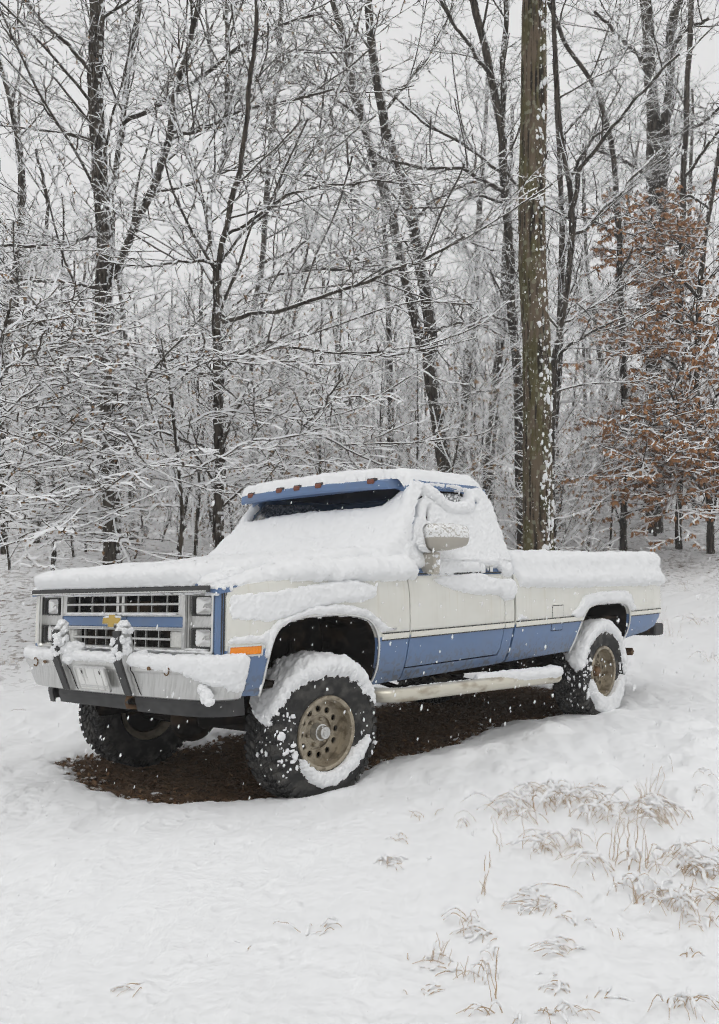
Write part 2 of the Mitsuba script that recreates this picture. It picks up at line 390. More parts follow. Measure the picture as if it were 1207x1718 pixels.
# fuel filler door, side marker lamps
fd = [(2.50, 0.790), (2.655, 0.790), (2.655, 0.965), (2.50, 0.965)]
ring = Polygon(fd).buffer(0.012).difference(Polygon(fd).buffer(0.007))
m, uv = panel(ring, lambda p, inset=0.0: np.column_stack([p[:, 0], -(side_y(p[:, 0], p[:, 1]) + 0.0012 - inset), p[:, 1]]), 0.004, 0.06)
k = tput('bed_side__fuel_door', panel(Polygon(fd).buffer(0.006), lambda p, inset=0.0: np.column_stack([p[:, 0], -(side_y(p[:, 0], p[:, 1]) + 0.003 - inset), p[:, 1]]), 0.006, 0.06)[0], 'two_tone_paint', True,
         panel(Polygon(fd).buffer(0.006), lambda p, inset=0.0: np.column_stack([p[:, 0], -(side_y(p[:, 0], p[:, 1]) + 0.003 - inset), p[:, 1]]), 0.006, 0.06)[1])
tput('bed_side__fuel_door_gap', m, 'black_void')
for sgn in (-1, 1):
    def on_side(poly, proud, th, sgn=sgn):
        return panel(poly, lambda p, inset=0.0: np.column_stack([p[:, 0], sgn * (side_y(p[:, 0], p[:, 1]) + proud - inset), p[:, 1]]), th, 0.03, flip=(sgn > 0))[0]
    k = tput('side_marker_lamp', on_side(sbox(-0.722, 0.820, -0.528, 0.882).difference(sbox(-0.712, 0.830, -0.538, 0.873)), 0.010, 0.03), 'chrome', False, None, 'amber side marker lamp on the front fender' if sgn < 0 else None)
    tput(k.split('__')[1] + '__lens', join(on_side(sbox(-0.711, 0.831, -0.539, 0.872), 0.005, 0.01), *[on_side(sbox(-0.709 + i * 0.017, 0.835, -0.703 + i * 0.017, 0.868), 0.007, 0.004) for i in range(10)]), 'amber_lens')

# front corners of the fenders beside the grille, with dark vertical ribs
for sgn in (-1, 1):
    path = np.array([(-0.716, 0.930), (-0.734, 0.927), (-0.748, 0.915), (-0.752, 0.895), (-0.746, 0.868), (-0.70, 0.862)])
    if sgn > 0:
        path[:, 0] += np.array([0.03, 0.03, 0.03, 0.02, 0.01, 0.0])
        path[:, 1] -= np.array([0.05, 0.05, 0.045, 0.02, 0.0, 0.0])
    path = bspl(path, 18)
    zs = np.linspace(0.79, 1.175, 6)
    v = np.array([[x, sgn * y, z] for z in zs for x, y in path])
    n, w = len(zs), len(path)
    i, j = np.meshgrid(np.arange(n - 1), np.arange(w - 1), indexing='ij')
    q = np.stack([i * w + j, (i + 1) * w + j, (i + 1) * w + j + 1, i * w + j + 1], -1).reshape(-1, 4)
    m = trimesh.Trimesh(v, np.vstack([q[:, [0, 1, 2]], q[:, [0, 2, 3]]]), process=False)
    tput('fender_corner', m, 'blue_paint', True)
    for t in (1.0, 3.2, 5.4):
        a = np.array([np.interp(t, np.arange(18), path[:, 0]), np.interp(t, np.arange(18), path[:, 1])])
        tput('fender_corner_rib' if sgn < 0 else 'far_corner_rib', tube([[a[0] - 0.001, sgn * (a[1] + .001), z] for z in (0.835, 0.86, 1.0, 1.15, 1.168)], [0.002, 0.0042, 0.0042, 0.0042, 0.002], 8), 'black_plastic', True)
tput('front_apron', prism(Polygon([(-0.66, 0.935), (-0.71, 0.94), (-0.742, 0.91), (-0.742, -0.91), (-0.71, -0.94), (-0.66, -0.935)]), 0.64, 0.832, 'z'), 'blue_paint')

# hood, cowl, fender tops (mostly under snow)
def hood_z(x, y):
    return np.interp(x, [-0.80, -0.76, -0.70, -0.4, 0.62], [1.195, 1.215, 1.222, 1.245, 1.287]) + 0.018 * np.sqrt(np.clip(1 - (np.abs(y) / 0.80) ** 4, 0, 1)) - 0.018 * sst(0.80, 0.95, np.abs(y))


hp = Polygon([(-0.79, -0.775), (-0.79, 0.775), (0.60, 0.80), (0.60, -0.80)])
m, uv = panel(hp, lambda p, inset=0.0: np.column_stack([p[:, 0], p[:, 1], hood_z(p[:, 0], p[:, 1]) - inset]), 0.03, 0.08)
tput('hood', m, 'blue_paint', 35)
for sgn in (-1, 1):
    ft = Polygon([(-0.775, 0.785 * sgn), (-0.765, 0.93 * sgn), (-0.5, 0.965 * sgn), (0.726, 0.968 * sgn), (0.726, 0.81 * sgn), (0.60, 0.808 * sgn)])
    m, uv = panel(ft, lambda p, inset=0.0: np.column_stack([p[:, 0], p[:, 1], np.minimum(hood_z(p[:, 0], p[:, 1]) - 0.012, 0.005 + np.interp(p[:, 0], [-0.765, -0.6, -0.3, 0.727], [1.165, 1.20, 1.228, 1.262]) + (0.968 - np.abs(p[:, 1])) * 0.4) - inset]), 0.03, 0.08)
    tput('fender_top', m, 'blue_paint', 35)
tput('shaded_hood_lip', join(bevel_box(-0.802, -0.782, -0.875, 0.875, 1.164, 1.199, 0.004)), 'black_plastic')  # black strip stands in for the shadowed lip and dark gap below the snow
tput('shaded_hood_lip__bright_edge', bevel_box(-0.806, -0.80, -0.86, 0.86, 1.166, 1.174, 0.002), 'chrome')
tput('cowl', join(bevel_box(0.59, 0.75, -0.90, 0.90, 1.20, 1.285, 0.01)), 'blue_paint')
tput('firewall', join(bevel_box(0.60, 0.66, -0.86, 0.86, 0.55, 1.20, 0.01)), 'black_void')

# grille
def rr(y0, z0, y1, z1, r):
    return sbox(y0 + r, z0 + r, y1 - r, z1 - r).buffer(r, 8)


GX = -0.757
GR = TK + '__grille'
m = join(prism(rr(-0.868, 0.825, 0.868, 1.182, 0.035).difference(rr(-0.852, 0.842, 0.852, 1.168, 0.025)), GX, GX + 0.09, 'x'),
         prism(rr(-0.852, 0.842, 0.852, 1.168, 0.025).difference(rr(-0.842, 0.852, 0.842, 1.158, 0.02)), GX + 0.012, GX + 0.09, 'x'))
tput('grille', m, 'chrome', False, None, 'chrome grille with a blue centre band and black openings')
tput('grille__backing', bevel_box(GX + 0.085, GX + 0.095, -0.86, 0.86, 0.83, 1.17, 0.002), 'black_void')  # flat black plate stands in for the darkness behind the openings
for sgn in (-1, 1):
    pod = sbox(0.60, 0.85, 0.845, 1.16)
    pod = pod.difference(unary_union([rr(0.660, 1.036, 0.832, 1.146, 0.012), rr(0.660, 0.864, 0.832, 0.974, 0.012)]))
    m = prism(pod, GX + 0.045, GX + 0.058, 'x')
    step = prism(sbox(0.600, 0.852, 0.618, 1.158), GX + 0.012, GX + 0.044, 'x')
    step2 = prism(sbox(0.622, 0.856, 0.634, 1.154), GX + 0.028, GX + 0.0445, 'x')
    m = join(m, step, step2)
    tput('grille__lamp_panel', m if sgn > 0 else mirror(m), 'dull_chrome')
    for z0 in (1.036, 0.864):
        o = rr(0.660, z0, 0.832, z0 + 0.11, 0.012)
        bez = prism(o.difference(rr(0.670, z0 + 0.009, 0.822, z0 + 0.101, 0.012)), GX + 0.022, GX + 0.07, 'x')
        # the reflector bowl
        u = np.linspace(-1, 1, 15); a, b = np.meshgrid(u, u, indexing='ij')
        xx = GX + 0.046 + 0.022 * (1 - np.maximum(np.abs(a), np.abs(b)) ** 2.5)
        v = np.stack([xx, 0.746 + a * 0.077, z0 + 0.055 + b * 0.047], -1).reshape(-1, 3)
        i, j = np.meshgrid(np.arange(14), np.arange(14), indexing='ij')
        q = np.stack([i * 15 + j, (i + 1) * 15 + j, (i + 1) * 15 + j + 1, i * 15 + j + 1], -1).reshape(-1, 4)
        bowl = trimesh.Trimesh(v, np.vstack([q[:, [0, 1, 2]], q[:, [0, 2, 3]]]), process=False)
        bulb = tube([[GX + 0.07, 0.746, z0 + 0.055], [GX + 0.055, 0.746, z0 + 0.055], [GX + 0.048, 0.746, z0 + 0.055]], [0.012, 0.012, 0.004], 12)
        ctr = tube([[GX + 0.046, 0.73, z0 + 0.045], [GX + 0.046, 0.746, z0 + 0.062], [GX + 0.046, 0.765, z0 + 0.05]], 0.004, 6)
        lens = prism(rr(0.670, z0 + 0.009, 0.822, z0 + 0.101, 0.012), GX + 0.036, GX + 0.0365, 'x')
        ribs = join(*[bevel_box(GX + 0.034, GX + 0.0365, 0.674 + 0.0122 * i, 0.6765 + 0.0122 * i, z0 + 0.012, z0 + 0.098, 0.001) for i in range(12)])
        k = tput('headlight', bez if sgn > 0 else mirror(bez), 'black_plastic').split('__')[1]
        tput(k + '__reflector', bowl if sgn > 0 else mirror(bowl), 'lamp_reflector', 40)
        tput(k + '__bulb', join(bulb, ctr) if sgn > 0 else mirror(join(bulb, ctr)), 'dull_chrome', 40)
        lq = lens if sgn > 0 else mirror(lens)
        # one single sheet for the pane
        fl = lq.face_normals[:, 0] < -0.9
        tput(k + '__lens', trimesh.Trimesh(lq.vertices, lq.faces[fl], process=False), 'clear_lens')
# openings: a frame, posts, thin uprights, one cross bar each
tput('grille__centre_band', bevel_box(GX + 0.018, GX + 0.06, -0.60, 0.60, 0.974, 1.032, 0.004), 'blue_paint', False, None, 'blue band across the middle of the grille')
for z in (0.9685, 1.0375):
    tput('grille__band_edge', bevel_box(GX + 0.012, GX + 0.055, -0.60, 0.60, z - 0.005, z + 0.005, 0.002), 'dull_chrome')
up = sbox(-0.60, 1.043, 0.60, 1.158).difference(sbox(-0.555, 1.056, 0.555, 1.150))
lo = sbox(-0.60, 0.852, 0.60, 0.963).difference(sbox(-0.585, 0.860, 0.585, 0.955))
tput('grille__opening_frame', prism(up, GX + 0.016, GX + 0.075, 'x'), 'dull_chrome')
tput('grille__opening_frame', prism(lo, GX + 0.016, GX + 0.075, 'x'), 'dull_chrome')
for z0, z1, zc, ym in ((1.056, 1.150, 1.103, 0.555), (0.860, 0.955, 0.908, 0.46)):
    tput('grille__cross_bar', bevel_box(GX + 0.014, GX + 0.034, -ym - 0.02, ym + 0.02, zc - 0.008, zc + 0.006, 0.003), 'dull_chrome')
    for sgn in (-1, 1):
        tput('grille__post', bevel_box(GX + 0.022, GX + 0.045, *sorted((sgn * 0.014, sgn * 0.040)), z0, z1, 0.003), 'dull_chrome')
        for i in range(1, 4):
            y = 0.04 + (ym - 0.04) * i / 4 + (0.012 if i == 3 else 0)
            tput('grille__upright', bevel_box(GX + 0.026, GX + 0.040, *sorted((sgn * (y - 0.0026), sgn * (y + 0.0026))), z0, z1, 0.001), 'dull_chrome')
# parking lamps at the ends of the lower opening
for sgn in (-1, 1):
    body = bevel_box(GX + 0.03, GX + 0.075, 0.47, 0.585, 0.862, 0.953, 0.004)
    rbs = join(*[bevel_box(GX + 0.024, GX + 0.032, 0.476 + i * 0.0105, 0.481 + i * 0.0105, 0.864, 0.951, 0.002) for i in range(10)])
    m = join(body, rbs)
    tput('parking_lamp', m if sgn > 0 else mirror(m), 'plate_metal')
# the gold emblem, a slanted cross with long arms
em = Polygon([(-0.088, 0.998), (-0.078, 0.998), (-0.034, 0.998), (-0.030, 0.978), (0.024, 0.978), (0.030, 0.998), (0.082, 0.998), (0.094, 1.032), (0.040, 1.032), (0.036, 1.050), (-0.020, 1.050), (-0.024, 1.032), (-0.078, 1.032)])
em = Polygon([(-y + 0.024, z - 0.006) for y, z in em.exterior.coords])
tput('emblem', prism(em.buffer(0.005, join_style=2), GX - 0.020, GX + 0.014, 'x'), 'chrome', False, None, 'gold cross-shaped emblem with a chrome rim')
tput('emblem__gold_face', prism(em.buffer(-0.001), GX - 0.0225, GX - 0.0195, 'x'), 'gold_metal')

# front bumper swept across the front
BS = [(-0.075, 0.798), (0.0, 0.796), (0.012, 0.788), (0.015, 0.772), (0.014, 0.748), (0.004, 0.736), (-0.003, 0.728), (-0.018, 0.690), (-0.040, 0.630), (-0.055, 0.602), (-0.085, 0.592)]
half = [(-0.895, 0.0), (-0.893, 0.25), (-0.885, 0.45), (-0.868, 0.65), (-0.84, 0.80), (-0.80, 0.90), (-0.745, 0.965), (-0.69, 0.99), (-0.63, 0.998)]
plan = np.array([(x, -y) for x, y in half[::-1]] + half[1:])
plan = bspl(plan, 121)


def bumper_pt(yv, off):
    """a point of the plan path at the width yv, moved out by off"""
    i = np.searchsorted(plan[:, 1], yv).clip(1, len(plan) - 2)
    t = plan[i + 1] - plan[i - 1]; t /= np.linalg.norm(t)
    nrm = np.array([-t[1], t[0]])
    if nrm[0] > 0 and abs(yv) < 0.9:
        nrm = -nrm
    return np.array([np.interp(yv, plan[:, 1], plan[:, 0]), yv]) + nrm * off


tg = np.gradient(plan, axis=0); tg /= np.linalg.norm(tg, axis=1, keepdims=True)
nr = np.column_stack([-tg[:, 1], tg[:, 0]])
v = np.array([[plan[i, 0] + nr[i, 0] * o, plan[i, 1] + nr[i, 1] * o, z] for i in range(len(plan)) for o, z in BS])
w = len(BS)
i, j = np.meshgrid(np.arange(len(plan) - 1), np.arange(w - 1), indexing='ij')
q = np.stack([i * w + j, (i + 1) * w + j, (i + 1) * w + j + 1, i * w + j + 1], -1).reshape(-1, 4)
bump = trimesh.Trimesh(v, np.vstack([q[:, [0, 1, 2]], q[:, [0, 2, 3]]]), process=False)
if bump.face_normals[:, 0].mean() > 0:
    bump = trimesh.Trimesh(bump.vertices, bump.faces[:, ::-1], process=False)
tput('front_bumper', bump, 'dull_chrome', 28, None, 'dull chrome front bumper with two guards')
for yb in (-0.52, 0.52):
    a = bumper_pt(yb, 0.018)
    tput('front_bumper__bolt', tube([[a[0], a[1], 0.764], [a[0] - 0.012, a[1], 0.764]], 0.010, 10), 'rusty_steel', 40)
    a = bumper_pt(yb * 1.25, 0.02)
    hook = np.array([[a[0], a[1] + 0.022 * math.cos(t), 0.758 + 0.026 * math.sin(t)] for t in np.linspace(0.6, 5.6, 14)])
    tput('front_bumper__wire_loop', tube(hook, 0.004, 6), 'rusty_steel', True)
for sgn in (-1, 1):
    sp = Polygon([(-0.872, 0.604), (-0.950, 0.80), (-0.957, 0.965), (-0.938, 0.995), (-0.905, 0.985), (-0.868, 0.835), (-0.835, 0.79), (-0.845, 0.70), (-0.825, 0.61)])
    yb = 0.31 * sgn
    plate = join(prism(sp, yb - 0.034, yb - 0.029, 'y'), prism(sp, yb + 0.029, yb + 0.034, 'y'), prism(LineString([(-0.868, 0.606), (-0.946, 0.80), (-0.953, 0.965), (-0.938, 0.992), (-0.90, 0.98)]).buffer(0.003), yb - 0.0292, yb + 0.0292, 'y'))
    k = tput('bumper_guard', plate, 'dull_chrome').split('__')[1]
    face = LineString([(-0.876, 0.615), (-0.956, 0.80), (-0.963, 0.955)]).buffer(0.010, cap_style=1)
    tput(k + '__rubber_face', prism(face, yb - 0.030, yb + 0.030, 'y'), 'black_plastic', 40)
    for d in (0.06, -0.06):
        ln = []
        for t in np.linspace(0, 1, 8):
            z = 0.772 - t * 0.165
            o = np.interp(z, [b[1] for b in BS[::-1]], [b[0] for b in BS[::-1]])
            a = bumper_pt(yb + (d if d * sgn < 0 else d) * (0.75 + 0.3 * t), o + 0.001)
            ln.append([a[0], a[1], z])
        if d * -1 > 0:
            tput('front_bumper__seam', tube(ln, 0.0028, 6), 'black_void')
pl = rr(-0.158, -0.078, 0.158, 0.078, 0.02)
rim = prism(pl.difference(rr(-0.146, -0.066, 0.146, 0.066, 0.014)), -0.010, 0.004, 'x')
base = prism(pl.buffer(-0.004), -0.002, 0.002, 'x')
marks = join(*[prism(g, -0.0035, -0.0015, 'x') for g in [sbox(-0.13, -0.046, 0.13, -0.040), sbox(-0.13, -0.056, 0.13, -0.051)]])
slots = join(*[prism(rr(y - 0.006, 0.028, y + 0.006, 0.050, 0.005), -0.0035, -0.0015, 'x') for y in (-0.088, 0.088)])


def lean_plate(m):
    v = np.array(m.vertices); c, s = math.cos(-0.34), math.sin(-0.34)
    x, z = v[:, 0].copy(), v[:, 2].copy()
    v[:, 0] = c * x + s * z - 0.908; v[:, 2] = -s * x + c * z + 0.688
    return trimesh.Trimesh(v, m.faces, process=False)


tput('license_plate', lean_plate(base), 'plate_metal', False, None, 'blank weathered front plate without any number')
tput('license_plate__frame', lean_plate(rim), 'dull_chrome')
tput('license_plate__slot', lean_plate(slots), 'black_plastic')
tput('license_plate__ridge', lean_plate(marks), 'dull_chrome')

# air dam under the bumper, in pieces with gaps
vp = bspl([(-0.56, -0.885), (-0.66, -0.85), (-0.74, -0.72), (-0.765, -0.45), (-0.77, 0.0), (-0.765, 0.45), (-0.74, 0.72), (-0.66, 0.85), (-0.56, 0.885)], 160)
for a, b, zb in ((-2, -0.215, 0.500), (-0.165, 0.600, 0.505), (0.665, 2, 0.495)):
    seg = vp[(vp[:, 1] > a) & (vp[:, 1] < b)]
    v = np.array([[x + dx, y, z] for x, y in seg for dx, z in ((0, 0.63), (-0.006, 0.56), (0.012, zb), (0.020, zb), (0.008, 0.63))])
    n, w = len(seg), 5
    i, j = np.meshgrid(np.arange(n - 1), np.arange(w - 1), indexing='ij')
    q = np.stack([i * w + j, i * w + j + 1, (i + 1) * w + j + 1, (i + 1) * w + j], -1).reshape(-1, 4)
    f = np.vstack([q[:, [0, 1, 2]], q[:, [0, 2, 3]], [[0, 2, 1], [0, 3, 2], [0, 4, 3]], [[(n - 1) * w + t for t in u] for u in ((0, 1, 2), (0, 2, 3), (0, 3, 4))]])
    tput('air_dam', trimesh.Trimesh(v, f, process=False), 'black_plastic', 30)
tput('tow_hook', join(tube([[-0.74, -0.19, 0.60], [-0.80, -0.19, 0.58], [-0.82, -0.19, 0.555], [-0.80, -0.19, 0.53], [-0.74, -0.19, 0.52]], 0.013, 10)), 'rusty_steel', True)

# chassis, axles, springs, engine underside
fr = [bevel_box(-0.72, 4.35, s * 0.43 - 0.035, s * 0.43 + 0.035, 0.50, 0.63, 0.01) for s in (-1, 1)]
fr += [bevel_box(x, x + 0.07, -0.43, 0.43, 0.52, 0.60, 0.01) for x in (-0.66, 0.9, 1.9, 2.7, 3.9, 4.28)]
tput('chassis_frame', join(*fr), 'underbody')
tput('floor_pan', join(bevel_box(-0.45, 1.95, -0.86, 0.86, 0.62, 0.66, 0.01), bevel_box(1.97, 4.46, -0.90, 0.90, 0.66, 0.70, 0.01)), 'underbody')
tput('engine', join(bevel_box(-0.55, 0.5, -0.30, 0.30, 0.46, 0.95, 0.05), bevel_box(-0.68, -0.62, -0.42, 0.42, 0.55, 1.12, 0.01), bevel_box(0.5, 1.3, -0.18, 0.18, 0.44, 0.62, 0.05)), 'underbody')
for ax, zc, yd in ((0.0, 0.335, 0.22), (3.34, 0.40, 0.0)):
    dif = trimesh.creation.icosphere(3, 0.155); dif.apply_scale([1, 0.85, 0.95]); dif.apply_translation([ax, yd, zc])
    tput('axle', join(tube([[ax, -0.74, zc], [ax, 0.74, zc]], 0.042, 16), dif), 'underbody', 50)
    for s in (-1, 1):
        lf = [bspl([[ax - 0.62 + 0.1 * i, s * 0.50, 0.53], [ax, s * 0.50, zc + 0.06 - 0.012 * i], [ax + 0.62 - 0.1 * i, s * 0.50, 0.53]], 14) for i in range(4)]
        tput('leaf_spring', join(*[tube(q, 0.016, 6) for q in lf]), 'underbody')
        tput('shock_absorber', tube([[ax + 0.12, s * 0.56, zc], [ax + 0.16, s * 0.52, 0.85]], 0.028, 10), 'underbody', 50)
tput('drive_shaft', tube([[1.2, 0, 0.5], [3.2, 0, 0.42]], 0.045, 12), 'underbody', True)
tput('exhaust_pipe', tube(bspl([[0.6, 0.3, 0.46], [1.6, 0.45, 0.45], [2.6, 0.5, 0.50], [3.2, 0.62, 0.62], [4.0, 0.70, 0.52], [4.4, 0.85, 0.50]], 30), 0.032, 12), 'rusty_steel', True)
tput('rear_bumper', join(bevel_box(4.50, 4.68, -0.93, 0.93, 0.625, 0.735, 0.012)), 'black_plastic')
tput('hitch_receiver', join(tube([[4.42, -0.74, 0.478], [4.42, 0.74, 0.478]], 0.034, 4), tube([[4.3, 0, 0.478], [4.66, 0, 0.478]], 0.04, 4)), 'rusty_steel')

# step bar
sb = bspl([[0.50, -0.80, 0.50], [0.52, -0.93, 0.497], [0.62, -1.02, 0.493], [0.9, -1.04, 0.488], [1.7, -1.04, 0.462], [2.40, -1.04, 0.438], [2.50, -1.02, 0.436], [2.56, -0.93, 0.436], [2.57, -0.80, 0.44]], 70)
STEP = tput('step_bar', tube(sb, 0.046, 20), 'nerf_metal', True)
for x in (0.9, 1.55, 2.2):
    tput('step_bar__bracket', tube([[x, -1.02, np.interp(x, sb[10:60, 0], sb[10:60, 2])], [x, -0.75, 0.50], [x, -0.46, 0.56]], 0.018, 8), 'underbody')
sb2 = sb * [1, -1, 1]
tput('step_bar', tube(sb2[:, :], 0.046, 14), 'nerf_metal', True)

# cab: sides of the greenhouse, roof, back, glass, interior
def gh_y(z):
    z = np.asarray(z, float)
    return np.where(z < 1.87, 0.945 - 0.345 * (z - 1.29), 0.745 - 0.9 * (z - 1.87))


def gh_fn(sgn, out=0.0):
    def fn(p, inset=0.0):
        return np.column_stack([p[:, 0], sgn * (gh_y(p[:, 1]) + out - inset), p[:, 1]])
    return fn


G_OUT = Polygon([(0.665, 1.285), (1.00, 1.795), (1.05, 1.85), (1.12, 1.885), (1.74, 1.895), (1.86, 1.86), (1.925, 1.75), (1.95, 1.60), (1.95, 1.285)])
G_WIN = Polygon([(0.80, 1.325), (1.075, 1.765), (1.12, 1.81), (1.60, 1.825), (1.68, 1.80), (1.72, 1.74), (1.745, 1.325)]).buffer(-0.02).buffer(0.02)
for sgn in (-1, 1):
    m, uv = panel(G_OUT.difference(G_WIN), gh_fn(sgn), 0.04, 0.06, flip=(sgn > 0))
    tput('cab_side', m, 'blue_paint', 30)
    m, uv = panel(G_WIN.buffer(0.01), gh_fn(sgn, -0.022), 0.001, 0.3, flip=(sgn > 0))
    n = len(m.faces)
    tput('side_window', trimesh.Trimesh(m.vertices, m.faces, process=False), 'frosted_glass', False, None, 'side window frosted over and half buried in snow' if sgn < 0 else None)
    tput('window_top_shade', panel(LineString([(1.16, 1.79), (1.22, 1.815), (1.60, 1.822), (1.67, 1.795)]).buffer(0.013), gh_fn(sgn, -0.012), 0.004, 0.2, flip=(sgn > 0))[0], 'black_void')  # black strip painting in the shade at the top of the window opening
    post = LineString([(1.03, 1.325), (1.15, 1.81)]).buffer(0.014)
    tput('vent_window_post', panel(post, gh_fn(sgn, 0.004), 0.03, 0.2, flip=(sgn > 0))[0], 'black_plastic')
    drip = bspl([[1.02, sgn * (float(gh_y(1.825)) + 0.012), 1.825], [1.10, sgn * (float(gh_y(1.868)) + 0.014), 1.868], [1.25, sgn * (float(gh_y(1.885)) + 0.014), 1.885], [1.60, sgn * (float(gh_y(1.885)) + 0.014), 1.885], [1.78, sgn * (float(gh_y(1.858)) + 0.013), 1.858], [1.88, sgn * (float(gh_y(1.78)) + 0.01), 1.78]], 40)
    tput('drip_rail', tube(drip, 0.010, 8), 'blue_paint', True)
rp = Polygon([(1.00, -0.74), (1.00, 0.74), (1.90, 0.74), (1.90, -0.74)]).buffer(0.03)


def roof_z(x, y):
    e = np.maximum(sst(0.60, 0.80, np.abs(y)), 0)
    return 1.915 - 0.045 * e ** 1.5 - 0.05 * sst(1.10, 0.95, x) - 0.08 * sst(1.78, 1.96, x) ** 1.5


m, uv = panel(rp, lambda p, inset=0.0: np.column_stack([p[:, 0], p[:, 1], roof_z(p[:, 0], p[:, 1]) - inset]), 0.04, 0.05)
tput('roof', m, 'blue_paint', 40)
bk = Polygon([(-0.94, 1.285), (0.94, 1.285), (0.80, 1.70), (0.74, 1.86), (-0.74, 1.86), (-0.80, 1.70)])
rw = rr(-0.58, 1.36, 0.58, 1.74, 0.05)
tput('cab_back', join(prism(bk.difference(rw), 1.925, 1.948, 'x'), prism(sbox(-0.93, 0.60, 0.93, 1.29), 1.92, 1.94, 'x')), 'blue_paint')
g = prism(rw.buffer(0.01), 1.934, 1.936, 'x')
tput('rear_window', trimesh.Trimesh(g.vertices, g.faces[g.face_normals[:, 0] > 0.9], process=False), 'shade_dark_glass')
# windscreen
WA, WB = np.array([0.60, 1.27]), np.array([1.035, 1.865])


def ws_pt(y, t, off=0.0):
    """t 0 at the cowl, 1 at the roof"""
    y = np.asarray(y, float)
    c = 0.05 * (np.abs(y) / 0.8) ** 2.5
    nx, nz = -(WB - WA)[1], (WB - WA)[0]
    L = math.hypot(nx, nz)
    return np.column_stack([WA[0] + (WB - WA)[0] * t + c + nx / L * off, y, WA[1] + (WB - WA)[1] * t + nz / L * off])


ys, ts = np.linspace(-1, 1, 25), np.linspace(0, 1, 7)
yy, tt = np.meshgrid(ys, ts, indexing='ij')
wy = yy * (0.84 - 0.12 * tt)
v = ws_pt(wy.ravel(), tt.ravel())
i, j = np.meshgrid(np.arange(24), np.arange(6), indexing='ij')
q = np.stack([i * 7 + j, (i + 1) * 7 + j, (i + 1) * 7 + j + 1, i * 7 + j + 1], -1).reshape(-1, 4)
tput('windshield', trimesh.Trimesh(v, np.vstack([q[:, [0, 1, 2]], q[:, [0, 2, 3]]]), process=False), 'window_glass', True)
for sgn in (-1, 1):
    t = np.linspace(-0.02, 1.0, 12)
    pts = ws_pt(sgn * (0.865 - 0.125 * t), t, 0.0)
    tput('windshield_pillar', tube(pts, 0.034, 10), 'blue_paint', True)
for yb in (-0.16, 0.52):
    a = ws_pt(np.array([yb]), np.array([0.06]), 0.03)[0]; b = ws_pt(np.array([yb - 0.30]), np.array([0.38]), 0.03)[0]
    k = tput('wiper', tube([a, (a + b) / 2 + [-.01, 0, .01], b], 0.008, 6), 'black_plastic').split('__')[1]
    c0 = ws_pt(np.array([yb - 0.05]), np.array([0.40]), 0.022)[0]; c1 = ws_pt(np.array([yb - 0.52]), np.array([0.33]), 0.022)[0]
    tput(k + '__blade', tube([c0, c1], 0.008, 6), 'black_plastic')
# interior
tput('bench_seat', join(bevel_box(1.20, 1.72, -0.72, 0.72, 0.90, 1.06, 0.04), bevel_box(1.64, 1.86, -0.72, 0.72, 1.0, 1.50, 0.05)), 'seat_cloth')
tput('dashboard', bevel_box(0.72, 1.0, -0.84, 0.84, 1.05, 1.27, 0.04), 'seat_cloth')
ring_ = [[1.08 + 0.09 * math.cos(a), -0.38 + 0.20 * math.sin(a), 1.26 + 0.16 * math.cos(a)] for a in np.linspace(0, 2 * np.pi, 33)]
tput('steering_wheel', join(tube(ring_, 0.013, 8, caps=False), tube([[1.08, -0.38, 1.26], [0.95, -0.38, 1.18]], 0.025, 8), tube([[1.08, -0.57, 1.26], [1.08, -0.19, 1.26]], 0.01, 6)), 'black_plastic', True)
tput('headliner', prism(sbox(1.03, -0.72, 1.90, 0.72), 1.855, 1.862, 'z'), 'seat_cloth')

# sun visor above the windscreen with five roof lamps
def vis(y):
    return 0.775 + 0.07 * (np.abs(y) / 0.72) ** 2.2


yv = np.linspace(-0.725, 0.725, 49)
sec = [(0.0, 1.868), (-0.012, 1.862), (-0.016, 1.820), (-0.006, 1.806), (0.02, 1.808), (0.25, 1.845)]
topc = [(0.25, 1.905), (0.05, 1.888)]
rows = []
for y in yv:
    dz = 0.012 * (1 - (y / 0.72) ** 2)
    rows.append([[vis(y) + dx, y, z + dz] for dx, z in topc + sec])
v = np.array(rows).reshape(-1, 3); w = len(topc + sec); n = len(yv)
i, j = np.meshgrid(np.arange(n - 1), np.arange(w), indexing='ij')
q = np.stack([i * w + j, (i + 1) * w + j, (i + 1) * w + (j + 1) % w, i * w + (j + 1) % w], -1).reshape(-1, 4)
cap = [[0, t, t + 1] for t in range(1, w - 1)] + [[(n - 1) * w, (n - 1) * w + t + 1, (n - 1) * w + t] for t in range(1, w - 1)]
tput('sun_visor', trimesh.Trimesh(v, np.vstack([q[:, [0, 1, 2]], q[:, [0, 2, 3]], cap]), process=False), 'blue_paint', 30, None, 'blue sun visor over the windshield')
for y in (0.595, 0.245, 0.06, -0.15, -0.595):
    x = float(vis(y)); z = 1.862 + 0.012 * (1 - (y / 0.72) ** 2)
    k = tput('roof_lamp', bevel_box(x - 0.012, x + 0.05, y - 0.038, y + 0.038, z - 0.002, z + 0.022, 0.006), 'black_plastic').split('__')[1]
    tput(k + '__lens', bevel_box(x - 0.024, x + 0.02, y - 0.030, y + 0.030, z - 0.017, z + 0.015, 0.008), 'roof_lamp_lens')

